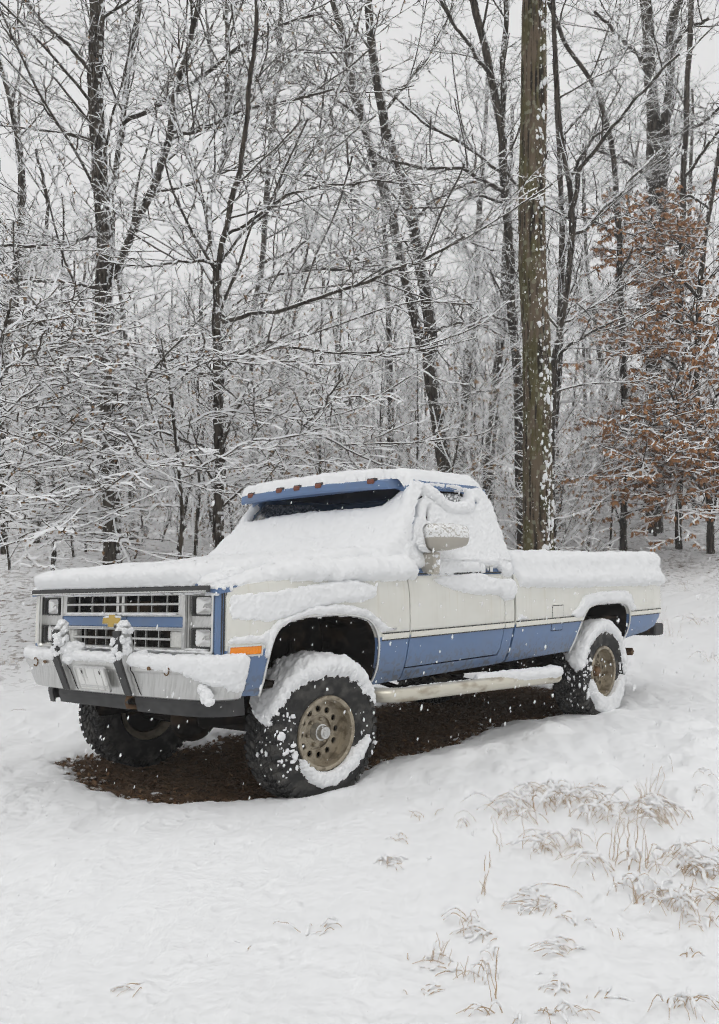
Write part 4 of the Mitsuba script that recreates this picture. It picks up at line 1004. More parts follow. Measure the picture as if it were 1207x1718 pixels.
# tyres: (angle from straight up, towards the rear positive) x (distance across, from the outer sidewall over the tread)
def tyre_snow(ax, zc, steer, poly, thick, seed, tf=None, **kw):
    c, s = math.cos(math.radians(-steer)), math.sin(math.radians(-steer))
    VR, VY = [0.0, 0.03, 0.09, 0.115, 0.145, 0.165, 0.40], None
    rr_ = [0.215, 0.245, 0.315, 0.355, 0.388, 0.397, 0.397]
    yy_ = [-0.137, -0.142, -0.146, -0.146, -0.138, -0.115, 0.13]
    nd = [(0, -1), (0, -1), (0.15, -1), (0.5, -0.85), (0.9, -0.45), (1, -0.05), (1, 0)]

    def P(uv):
        a, v_ = uv[:, 0] / 0.39, uv[:, 1]
        r, y = np.interp(v_, VR, rr_), np.interp(v_, VR, yy_)
        x, z = r * np.sin(a), r * np.cos(a)
        return np.column_stack([ax + c * x - s * y, -0.865 + s * x + c * y, zc + z])

    def D(uv):
        a, v_ = uv[:, 0] / 0.39, uv[:, 1]
        nr_, ny_ = np.interp(v_, VR, [q[0] for q in nd]), np.interp(v_, VR, [q[1] for q in nd])
        x, y, z = nr_ * np.sin(a), ny_, nr_ * np.cos(a) + 0.25
        d = np.column_stack([c * x - s * y, s * x + c * y, z])
        return d / np.linalg.norm(d, axis=1, keepdims=True)
    return snow_patch(poly, P, D, thick, 0.008, seed=seed, tfun=tf, **kw)


A = lambda deg: math.radians(deg) * 0.39
tf = lambda uv: 0.014 + 0.036 * np.cos(np.clip(uv[:, 0] / 0.39, -1.5, 1.5)) ** 1.5
sput('wheel__snow', join(
    tyre_snow(0, 0.3425, 6, Polygon([(A(-78), 0.19), (A(-60), 0.135), (A(-40), 0.115), (A(-20), 0.098), (A(0), 0.095), (A(20), 0.098), (A(38), 0.105), (A(58), 0.115), (A(72), 0.14), (A(66), 0.19), (A(52), 0.30), (A(40), 0.42), (A(-40), 0.42), (A(-62), 0.40), (A(-74), 0.30)]), 0.06, 70, tf, ragged=0.022, lump=0.8, freq=24, round_w=0.04),
    tyre_snow(0, 0.3425, 6, Polygon([(A(106), 0.04), (A(122), 0.0), (A(150), -0.004), (A(180), -0.006), (A(210), -0.004), (A(235), 0.002), (A(241), 0.02), (A(225), 0.05), (A(200), 0.075), (A(170), 0.080), (A(140), 0.080), (A(118), 0.085), (A(104), 0.10), (A(98), 0.08)]), 0.045, 71, lambda uv: 0.042 + 0 * uv[:, 0], ragged=0.014, lump=0.4, freq=17, round_w=0.035)))
sput('wheel_001__snow', join(
    tyre_snow(3.34, 0.398, 0, Polygon([(A(-85), 0.19), (A(-80), 0.11), (A(-50), 0.105), (A(-20), 0.10), (A(0), 0.10), (A(25), 0.10), (A(50), 0.10), (A(75), 0.09), (A(95), 0.10), (A(98), 0.15), (A(80), 0.17), (A(60), 0.26), (A(40), 0.42), (A(-40), 0.42), (A(-60), 0.34), (A(-78), 0.25)]), 0.05, 75, lambda uv: 0.5 * tf(uv) + 0.012, ragged=0.022, lump=0.8, freq=24, round_w=0.03),
    tyre_snow(3.34, 0.398, 0, Polygon([(A(100), 0.05), (A(118), -0.008), (A(150), -0.02), (A(180), -0.03), (A(215), -0.022), (A(245), 0.0), (A(262), 0.03), (A(250), 0.075), (A(225), 0.085), (A(200), 0.10), (A(180), 0.115), (A(150), 0.12), (A(125), 0.11), (A(100), 0.10)]), 0.05, 76, lambda uv: 0.045 + 0 * uv[:, 0], ragged=0.018, lump=0.5, freq=17, round_w=0.035)))

def flecks(ax, zc, steer, n, seed, a_lo, a_hi):
    g = np.random.default_rng(seed); L = []
    c_, s_ = math.cos(math.radians(-steer)), math.sin(math.radians(-steer))
    for k in range(n):
        a = math.radians(g.uniform(a_lo, a_hi)); q = g.uniform(0, 1)
        r, y = (g.uniform(0.25, 0.38), -0.146) if q < 0.6 else (0.395, g.uniform(-0.13, 0.02))
        x, z = r * math.sin(a), r * math.cos(a)
        sz = g.lognormal(-5.25, 0.55)
        m = trimesh.creation.icosphere(2, 1.0); v = np.array(m.vertices)
        v *= (1 + 1.0 * (meshkit.fbm(v * 1.7 + 30 + k * 5, 2, seed) - 0.5))[:, None] * [sz * g.uniform(.6, 2.0), sz * 0.7, sz * g.uniform(.6, 2.0)]
        L.append((v + [ax + c_ * x - s_ * y, -0.865 + s_ * x + c_ * y, zc + z], m.faces))
    return join(*L)


tput('wheel__snow_crumb', flecks(0, 0.3425, 6, 75, 5, -125, -58), 'snow_material', 60, None, None, 'stuff')
tput('wheel__snow_crumb', flecks(0, 0.3425, 6, 30, 6, 58, 115), 'snow_material', 60, None, None, 'stuff')
tput('wheel_001__snow_crumb', flecks(3.34, 0.398, 0, 90, 7, -130, -60), 'snow_material', 60, None, None, 'stuff')
tput('wheel_001__snow_crumb', flecks(3.34, 0.398, 0, 40, 8, 55, 112), 'snow_material', 60, None, None, 'stuff')

# ------------------------------------------------------------------ the ground
FH = np.array([math.cos(YAW), math.sin(YAW)]); RH = np.array([math.sin(YAW), -math.cos(YAW)])


def st(x, y):
    dx, dy = x - EYE[0], y - EYE[1]
    return dx * FH[0] + dy * FH[1], dx * RH[0] + dy * RH[1]


def earth_z(x, y):
    """the lie of the land without snow"""
    x, y = np.asarray(x, float), np.asarray(y, float)
    s, t = st(x, y)
    near = -0.060 + 0.025 * np.clip(x, -8, 9) - 0.042 * np.clip(y, -9, 0.3)
    rise_r = 0.60 * sst(8, 20, s) * sst(0.5, 6, t)
    bank_l = 0.115 * np.maximum(0, s - 10.2 - 0.25 * np.maximum(t, -6)) * sst(3.0, -1.0, t)
    bank_l = np.minimum(bank_l, 1.7)
    bank_r = 0.205 * np.maximum(0, s - 17.3) * sst(-0.5, 4.5, t)
    bank_r = np.minimum(bank_r, 3.2)
    far = 0.075 * np.maximum(0, s - 28)
    rough = 0.5 * (meshkit.fbm(np.stack([x * 0.12, y * 0.12, 0 * x], -1), 3, 3) - 0.5) * sst(9, 20, s)
    return near + rise_r + bank_l + bank_r + far + rough


BARE = Polygon(bspl([(-0.33, 1.30), (-0.50, 0.70), (-0.60, 0.235), (-0.60, -0.325), (-0.36, -0.62), (-0.09, -0.74), (0.35, -0.66), (0.89, -0.60), (1.35, -0.585), (1.75, -0.61), (2.65, -0.52), (3.0, -0.62), (3.7, -0.62), (4.1, -0.55), (4.75, -0.40), (4.70, 0.6), (4.3, 1.0), (3.0, 1.02), (1.5, 0.98), (0.6, 0.98), (0.2, 1.2), (-0.33, 1.30)], 160)).buffer(0)


def snow_depth(x, y):
    d = sdistance(BARE.boundary, spoints(x, y)) * np.where(contains_xy(BARE, x, y), -1, 1)
    p = np.stack([x, y, 0 * x], -1)
    d = d + (meshkit.fbm(p * 3.0, 4, 9) - 0.5) * 0.26 + (meshkit.fbm(p * 13.0, 3, 19) - 0.5) * 0.17
    t = np.clip(d / 0.22, 0, 1)
    return np.where(d <= -0.05, -0.04, np.where(d <= 0, -0.03, -0.012 + 0.02 * (meshkit.fbm(p * 9, 2, 29) - 0.3) * (1 - t) + 0.075 * np.sqrt(1 - (1 - t) ** 2))), d


def snow_z(x, y):
    p = np.stack([x, y, 0 * x], -1)
    dep, d = snow_depth(x, y)
    k = sst(0.0, 0.5, d)
    s, t = st(x, y)
    # small bumps over buried grass, and soft ripples across the wind
    u, w = x * 0.81 + y * 0.58, -x * 0.58 + y * 0.81
    q = np.stack([u * 1.0, w * 4.5, 0 * x], -1)
    b = 0.11 * (meshkit.fbm(p * 0.8, 3, 41) - 0.5) + 0.030 * (meshkit.fbm(p * 3.4, 3, 42) - 0.5) + 0.058 * (meshkit.fbm(q * 1.5, 3, 43) - 0.5) + 0.022 * (meshkit.fbm(q * np.array([2.6, 1.6, 1]) + 9, 2, 47) - 0.5) + 0.014 * (meshkit.fbm(p * 11, 2, 44) - 0.5)
    tuft = sst(0.56, 0.75, meshkit.fbm(p * 2.2, 3, 51)) * 0.075 * sst(0.6, 1.8, t + 0.12 * s - 0.2) * sst(9.0, 6.0, s)
    return earth_z(x, y) + dep + (b + tuft) * k


def axis(lo, f0, f1, hi, fine, grow=1.10):
    mid = np.arange(f0, f1, fine)
    a, d = [f0], fine
    while a[-1] > lo:
        d = min(d * grow, 6); a.append(a[-1] - d)
    b, d = [mid[-1]], fine
    while b[-1] < hi:
        d = min(d * grow, 6); b.append(b[-1] + d)
    return np.concatenate([a[::-1], mid[1:], b[1:]])


gx_, gy_ = axis(-60, -4.2, 6.2, 180, 0.034), axis(-60, -4.8, 3.2, 180, 0.034)
X, Y = np.meshgrid(gx_, gy_, indexing='ij')
Z = snow_z(X.ravel(), Y.ravel())
n, w = X.shape
i, j = np.meshgrid(np.arange(n - 1), np.arange(w - 1), indexing='ij')
q = np.stack([i * w + j, (i + 1) * w + j, (i + 1) * w + j + 1, i * w + j + 1], -1).reshape(-1, 4)
GM = (np.stack([X.ravel(), Y.ravel(), Z], 1), np.vstack([q[:, [0, 1, 2]], q[:, [0, 2, 3]]]))


def ground_fn(p, n, uv):
    dx, dy = p.x - float(EYE[0]), p.y - float(EYE[1])
    s = dx * float(FH[0]) + dy * float(FH[1])
    t = dx * float(RH[0]) + dy * float(RH[1])
    left = smoothstep(9.8, 12.5, s - 0.25 * dr.clip(t, -6, 6)) * smoothstep(2.0, -1.0, t)
    right = smoothstep(17.3, 20.0, s) * smoothstep(-2.0, 1.0, t)
    m = dr.maximum(left, right)
    sp = smoothstep(0.64, 0.74, fbm(p.x * 7.0, p.y * 7.0, 2.0, 4)) * 0.55 + smoothstep(0.62, 0.70, fbm(p.x * 17.0, p.y * 17.0, 4.0, 2)) * 0.6
    leaf = mix((0.10, 0.085, 0.07), (0.20, 0.13, 0.08), fbm(p.x * 9, p.y * 9, 1.0, 2))
    return mix(SNOW_C, leaf, dr.clip(sp * m, 0, 0.92))


material('ground_snow', {'type': 'twosided', 'bsdf': {'type': 'bumpmap', 'tex': mikit.proc(lambda p, n, uv: fbm(p.x * 20, p.y * 20, p.z * 20, 4), eps=3e-3), 'scale': 0.032, 'bsdf': {'type': 'diffuse', 'reflectance': mikit.proc(ground_fn)}}})
put('snow_ground', trimesh.Trimesh(*GM, process=False), 'ground_snow', smooth=True)
tag('snow_ground', 'rippled fresh snow over the clearing and the wooded bank behind', kind='structure')

material('earth', principled(mikit.proc(lambda p, n, uv: mix(mix((0.020, 0.015, 0.011), (0.060, 0.042, 0.028), fbm(p.x * 20, p.y * 20, 0.0, 4)), (0.05, 0.055, 0.022), smoothstep(0.55, 0.75, fbm(p.x * 4, p.y * 4, 8.0, 3)) * 0.6)), 0.95, 0.0, 0.1))
ex, ey = np.meshgrid(np.arange(-1.2, 5.6, 0.035), np.arange(-1.4, 2.0, 0.035), indexing='ij')
pe = np.stack([ex.ravel(), ey.ravel(), 0 * ex.ravel()], -1)
ez = earth_z(pe[:, 0], pe[:, 1]) + 0.02 * (meshkit.fbm(pe * 9, 4, 61) - 0.5)
n, w = ex.shape
i, j = np.meshgrid(np.arange(n - 1), np.arange(w - 1), indexing='ij')
q = np.stack([i * w + j, (i + 1) * w + j, (i + 1) * w + j + 1, i * w + j + 1], -1).reshape(-1, 4)
put('bare_ground', trimesh.Trimesh(np.column_stack([pe[:, :2], ez]), np.vstack([q[:, [0, 1, 2]], q[:, [0, 2, 3]]]), process=False), 'earth', smooth=True)
tag('bare_ground', 'dark bare earth in the shelter under the truck', kind='structure')


# ------------------------------------------------------------------ dead grass and leaves in the sheltered patch
def blades(rng, base, h, lean, w, bend=0.6):
    """curved grass blades as thin 3-sided tubes, vectorised: base (n,3)"""
    n = len(base)
    a = rng.uniform(0, 2 * np.pi, n)
    d = np.column_stack([np.cos(a), np.sin(a)])
    K = 4
    t = np.linspace(0, 1, K + 1)
    pts = np.zeros((n, K + 1, 3))
    for k in range(K + 1):
        pts[:, k, :2] = base[:, :2] + d * (lean * (t[k] ** 1.6))[:, None]
        pts[:, k, 2] = base[:, 2] + h * (t[k] - bend * t[k] ** 2.5)
    return pts, w[:, None] * (1 - 0.75 * t)[None, :]


def tubes(pts, rad, sides=3, flat=1.0, phase=np.pi / 2):
    """many polylines (n,K+1,3) as thin tubes with one edge up"""
    n, K1 = pts.shape[:2]
    t = np.gradient(pts, axis=1); t /= np.linalg.norm(t, axis=2, keepdims=True) + 1e-12
    a = np.cross(t, [0, 0, 1.0]); L = np.linalg.norm(a, axis=2, keepdims=True)
    a = np.where(L > 0.05, a / np.maximum(L, 1e-9), [1.0, 0, 0])
    b = np.cross(a, t)
    ang = np.arange(sides) * 2 * np.pi / sides + phase
    v = pts[:, :, None] + rad[:, :, None, None] * (np.cos(ang)[None, None, :, None] * a[:, :, None] + flat * np.sin(ang)[None, None, :, None] * b[:, :, None])
    base = (np.arange(n) * K1 * sides)[:, None, None]
    k, j = np.meshgrid(np.arange(K1 - 1), np.arange(sides), indexing='ij')
    q = np.stack([k * sides + j, k * sides + (j + 1) % sides, (k + 1) * sides + (j + 1) % sides, (k + 1) * sides + j], -1).reshape(1, -1, 4) + base
    q = q.reshape(-1, 4)
    return v.reshape(-1, 3), np.vstack([q[:, [2, 1, 0]], q[:, [3, 2, 0]]])


def leaf_cards(rng, c, size, up=0.3):
    """curled dead leaves: a folded diamond of 4 triangles each"""
    n = len(c)
    a = rng.uniform(0, 2 * np.pi, n); tl = rng.normal(0, up, n)
    x = np.column_stack([np.cos(a) * np.cos(tl), np.sin(a) * np.cos(tl), np.sin(tl)])
    u = rng.normal(0, up, (n, 3)) + [0, 0, 1.0]; u /= np.linalg.norm(u, axis=1, keepdims=True)
    y = np.cross(u, x); y /= np.linalg.norm(y, axis=1, keepdims=True)
    z = np.cross(x, y)
    s = size[:, None]
    P = [c - x * s, c + y * s * 0.5 + z * s * 0.25, c + x * s + z * s * 0.15, c - y * s * 0.5 + z * s * 0.25, c - z * s * 0.05]
    v = np.stack(P, 1).reshape(-1, 3)
    b = (np.arange(n) * 5)[:, None]
    f = np.concatenate([b + np.array([[0, 4, 1]]), b + np.array([[1, 4, 2]]), b + np.array([[2, 4, 3]]), b + np.array([[3, 4, 0]])])
    return v, f


rng = np.random.default_rng(77)
material('dead_grass', principled(mikit.proc(lambda p, n, uv: mix((0.06, 0.036, 0.023), (0.22, 0.145, 0.088), fbm(p.x * 60, p.y * 60, p.z * 10, 2))), 0.8, 0.0, 0.2))
material('litter_leaf', principled(mikit.proc(lambda p, n, uv: mix((0.04, 0.025, 0.016), (0.16, 0.095, 0.055), fbm(p.x * 25, p.y * 25, 0.0, 2))), 0.8, 0.0, 0.2))
N = 30000
c = np.column_stack([rng.uniform(-1.0, 5.2, N), rng.uniform(-1.1, 1.6, N)])
ok = snow_depth(c[:, 0], c[:, 1])[1] < 0.02
c = c[ok]; c = np.column_stack([c, earth_z(c[:, 0], c[:, 1])])
pts, rad = blades(rng, c, rng.uniform(0.015, 0.07, len(c)), rng.uniform(0.04, 0.20, len(c)), rng.uniform(0.0014, 0.0030, len(c)), 0.8)
put('matted_grass', trimesh.Trimesh(*tubes(pts, rad), process=False), 'dead_grass')
tag('matted_grass', 'matted brown dead grass under the truck', 'grass', kind='stuff')
N = 9000
c = np.column_stack([rng.uniform(-1.0, 5.2, N), rng.uniform(-1.1, 1.6, N)])
c = c[snow_depth(c[:, 0], c[:, 1])[1] < 0.03]; c = np.column_stack([c, earth_z(c[:, 0], c[:, 1]) + 0.012])
put('leaf_litter', trimesh.Trimesh(*leaf_cards(rng, c, rng.uniform(0.012, 0.032, len(c))), process=False), 'litter_leaf')
tag('leaf_litter', 'fallen brown leaves in the bare patch under the truck', 'leaves', kind='stuff')

# crumbs of snow and bigger leaves where the sheltered patch meets the snow
N = 16000
c = np.column_stack([rng.uniform(-1.0, 5.2, N), rng.uniform(-1.1, 1.6, N)])
dd = snow_depth(c[:, 0], c[:, 1])[1]
c = c[(dd < 0.0) & (rng.uniform(0, 1, N) < np.exp(dd / 0.06))]
c = np.column_stack([c, earth_z(c[:, 0], c[:, 1]) + 0.012])
base = trimesh.creation.icosphere(1, 1.0)
r = rng.lognormal(-4.9, 0.5, len(c)).clip(0.003, 0.022)
v = base.vertices[None] * np.stack([r * rng.uniform(0.7, 1.6, len(c)), r * rng.uniform(0.7, 1.6, len(c)), r * 0.6], 1)[:, None] * (1 + 0.25 * rng.normal(0, 1, (len(c), len(base.vertices), 1))) + c[:, None]
put('snow_crumbs', trimesh.Trimesh(v.reshape(-1, 3), (base.faces[None] + (np.arange(len(c)) * len(base.vertices))[:, None, None]).reshape(-1, 3), process=False), 'snow_material', True)
tag('snow_crumbs', 'crumbs of snow scattered along the edge of the bare patch', 'snow', kind='stuff')
N = 5000
c = np.column_stack([rng.uniform(-1.0, 5.2, N), rng.uniform(-1.1, 1.6, N)])
dd = snow_depth(c[:, 0], c[:, 1])[1]
c = c[(dd < 0.05) & (rng.uniform(0, 1, N) < 0.12 + np.exp(-np.abs(dd) / 0.12))]
c = np.column_stack([c, earth_z(c[:, 0], c[:, 1]) + 0.022])
material('dry_leaf', principled(mikit.proc(lambda p, n, uv: mix((0.06, 0.036, 0.022), (0.26, 0.155, 0.085), noise(p.x * 28, p.y * 28, 0.0))), 0.8, 0.0, 0.2))
put('curled_leaves', trimesh.Trimesh(*leaf_cards(rng, c, rng.uniform(0.014, 0.034, len(c)), 0.5), process=False), 'dry_leaf')
tag('curled_leaves', 'curled dry leaves along the rim of the bare patch under the truck', 'leaves', kind='stuff')

# ------------------------------------------------------------------ trees
def bark_fn(p, n, uv):
    rg = noise(p.x * 34 + p.y * 21, p.y * 34 - p.x * 20, p.z * 5) * 0.6 + 0.4 * noise(p.x * 80, p.y * 80, p.z * 14)
    bark = mix((0.014, 0.012, 0.010), (0.088, 0.075, 0.060), smoothstep(0.25, 0.8, rg))
    nz = noise(p.x * 24, p.y * 24, p.z * 24)
    up = smoothstep(0.12, 0.30, n.z + 0.35 * (nz - 0.5))
    # snow driven against the weather side of upright stems
    wind = n.x * 0.50 - n.y * 0.80 + n.z * 0.35
    fl = smoothstep(0.55, 0.95, wind + 0.25 * (fbm(p.x * 3, p.y * 3, p.z * 2, 2) - 0.5)) * smoothstep(0.52, 0.62, noise(p.x * 30, p.y * 30, p.z * 15))
    return mix(bark, SNOW_C, dr.clip(dr.maximum(up, fl), 0, 1))


material('bark', {'type': 'twosided', 'bsdf': {'type': 'diffuse', 'reflectance': mikit.proc(bark_fn)}})


def twig_fn(p, n, uv):
    nz = noise(p.x * 14, p.y * 14, p.z * 14)
    return mix(mix((0.030, 0.024, 0.020), (0.09, 0.072, 0.055), nz), SNOW_C, smoothstep(-0.70, -0.33, n.z + 0.55 * (noise(p.x * 23, p.y * 23, p.z * 23) - 0.5)))


material('snowy_twigs', {'type': 'twosided', 'bsdf': {'type': 'diffuse', 'reflectance': mikit.proc(twig_fn)}})


def moss_fn(p, n, uv):
    rg = uv.y
    bark = mix((0.020, 0.016, 0.012), (0.125, 0.095, 0.066), smoothstep(0.15, 0.75, rg + 0.3 * (noise(p.x * 60, p.y * 60, p.z * 20) - 0.5)))
    moss = smoothstep(0.48, 0.70, fbm(p.x * 7, p.y * 7, p.z * 2.2, 3) + 0.12 * (rg - 0.5) - 0.10 * (n.x * 0.6 - n.y * 0.8))
    c = mix(bark, mix((0.050, 0.046, 0.018), (0.115, 0.105, 0.045), noise(p.x * 50, p.y * 50, p.z * 30)), moss * 0.8)
    lichen = smoothstep(0.66, 0.74, noise(p.x * 26, p.y * 26, p.z * 14)) * 0.5
    return mix(c, (0.26, 0.27, 0.20), lichen)


material('mossy_bark', {'type': 'twosided', 'bsdf': {'type': 'diffuse', 'reflectance': mikit.proc(moss_fn)}})
material('rust_leaf', {'type': 'twosided', 'bsdf': {'type': 'diffuse', 'reflectance': mikit.proc(lambda p, n, uv: mix(mix((0.20, 0.088, 0.038), (0.50, 0.27, 0.135), noise(p.x * 12, p.y * 12, p.z * 12)), SNOW_C, smoothstep(0.70, 0.80, dr.abs(n.z)) * 0.9))}})
material('tan_leaf', {'type': 'twosided', 'bsdf': {'type': 'diffuse', 'reflectance': mikit.proc(lambda p, n, uv: mix((0.16, 0.085, 0.04), (0.36, 0.23, 0.13), noise(p.x * 12, p.y * 12, p.z * 12)))}})


def unit(v):
    return v / (np.linalg.norm(v, axis=-1, keepdims=True) + 1e-12)


def grow(rng, p0, d0, L, r0, K, wander, up, taper=0.75, rmin=0.004):
    """n shoots from p0 along d0: (points (n,K+1,3), radii)"""
    n = len(p0)
    pts = np.zeros((n, K + 1, 3)); pts[:, 0] = p0
    d = unit(d0.copy()); step = (L / K)[:, None]
    for k in range(K):
        d = unit(d + rng.normal(0, wander, (n, 3)) + np.array([0, 0, up]))
        pts[:, k + 1] = pts[:, k] + d * step
    t = np.linspace(0, 1, K + 1)
    return pts, np.maximum(r0[:, None] * (1 - taper * t)[None], rmin)


def sprout(rng, pts, rad, per_m, ang, u0=0.12, planar=0.35, most=40, least=1, upb=0.0, flat=1.0):
    """places along parents for children: (p, dir, parent's length left, parent's radius there)"""
    n, K1 = pts.shape[:2]
    seg = np.linalg.norm(np.diff(pts, axis=1), axis=2); Ltot = seg.sum(1)
    cnt = np.clip((Ltot * per_m * (1 - u0) + rng.uniform(0, 1, n)).astype(int), least, most)
    idx = np.repeat(np.arange(n), cnt)
    start = np.cumsum(cnt) - cnt
    loc = np.arange(cnt.sum()) - np.repeat(start, cnt)
    u = u0 + (1 - u0) * (loc + rng.uniform(0.1, 0.9, len(idx))) / cnt[idx]
    x = np.clip(u, 0, 0.999) * (K1 - 1); k = x.astype(int); f = (x - k)[:, None]
    p = pts[idx, k] * (1 - f) + pts[idx, k + 1] * f
    t = unit(pts[idx, k + 1] - pts[idx, k])
    b = np.cross(t, [0, 0, 1.0]); L = np.linalg.norm(b, axis=1, keepdims=True)
    rnd = unit(np.cross(t, rng.normal(0, 1, (len(idx), 3))))
    b = np.where(L > 0.35, b / np.maximum(L, 1e-9), rnd)
    sgn = np.where((loc + rng.integers(0, 2, n)[idx]) % 2 == 0, 1.0, -1.0)[:, None]
    c = np.cross(b, t)
    phi = rng.normal(0, planar, (len(idx), 1))
    a = np.radians(rng.normal(ang[0], ang[1], (len(idx), 1)))
    d = np.cos(a) * t + np.sin(a) * (sgn * b * np.cos(phi) + c * np.sin(phi)) + np.array([0, 0, upb])
    d[:, 2] *= flat
    r = rad[idx, k] * (1 - f[:, 0]) + rad[idx, np.minimum(k + 1, K1 - 1)] * f[:, 0]
    return p, d, u, Ltot[idx], r


def resample(pl, K):
    """a polyline with radii (n,4) resampled into K segments"""
    pl = np.asarray(pl, float)
    q = bspl(pl, 8 * len(pl))
    s = np.concatenate([[0], np.cumsum(np.linalg.norm(np.diff(q[:, :3], axis=0), axis=1))])
    u = np.linspace(0, s[-1], K + 1)
    return np.column_stack([np.interp(u, s, q[:, i]) for i in range(4)])


def twiggery(rng, P1, R1, scale=1.0, d2=3.2, d3=6.0, d4=7.0, l2=(0.5, 1.7), l3=(0.16, 0.55), l4=(0.05, 0.16), r2=0.011, r3=0.0075, r4=0.0055, sag=-0.02, sides=(4, 3, 3), up2=0.03, flat=1.0):
    """side shoots of three orders along first-order branches P1 (n,K+1,3); returns (meshes, the third-order shoots)"""
    p, d, u, L, r = sprout(rng, P1, R1, d2, (44, 9), 0.10, 0.25, upb=0.04, flat=flat)
    ln = rng.uniform(*l2, len(p)) * (1.15 - 0.7 * u) * scale
    P2, R2 = grow(rng, p, d, ln, np.minimum(r * 0.7, r2 * scale * rng.uniform(0.7, 1.3, len(p))), 7, 0.085, up2, 0.55, r3 * 0.9)
    p, d, u, L, r = sprout(rng, P2, R2, d3, (46, 10), 0.08, 0.22, flat=flat)
    ln = rng.uniform(*l3, len(p)) * (1.1 - 0.6 * u) * scale
    P3, R3 = grow(rng, p, d, ln, np.full(len(p), r3) * rng.uniform(0.8, 1.2, len(p)), 4, 0.17, sag, 0.35, r4)
    out = [tubes(P2, R2, sides[0]), tubes(P3, R3, sides[1])]
    if d4:
        p, d, u, L, r = sprout(rng, P3, R3, d4, (50, 12), 0.15, 0.35, flat=flat)
        ln = rng.uniform(*l4, len(p)) * scale
        P4, R4 = grow(rng, p, d, ln, np.full(len(p), r4), 2, 0.25, sag, 0.3, r4 * 0.8)
        out.append(tubes(P4, R4, sides[2]))
    return out, (P2, P3)


def hang_leaves(rng, P3, n, size):
    k = rng.integers(0, len(P3), n); f = rng.uniform(0, 1, (n, 1))
    j = rng.integers(0, P3.shape[1] - 1, n)
    c = P3[k, j] * (1 - f) + P3[k, j + 1] * f
    L = rng.uniform(*size, n)
    a = rng.uniform(0, 2 * np.pi, n)
    ax = unit(np.column_stack([np.cos(a) * 0.7, np.sin(a) * 0.7, rng.normal(-0.75, 0.35, n)]))
    s = unit(np.cross(ax, rng.normal(0, 1, (n, 3))))
    z = np.cross(ax, s)
    L = L[:, None]
    V = [c, c + ax * L * 0.5 + s * L * 0.26 + z * L * 0.10, c + ax * L, c + ax * L * 0.5 - s * L * 0.26 + z * L * 0.10]
    v = np.stack(V, 1).reshape(-1, 3); b = (np.arange(n) * 4)[:, None]
    return v, np.concatenate([b + np.array([[0, 1, 2]]), b + np.array([[0, 2, 3]])])


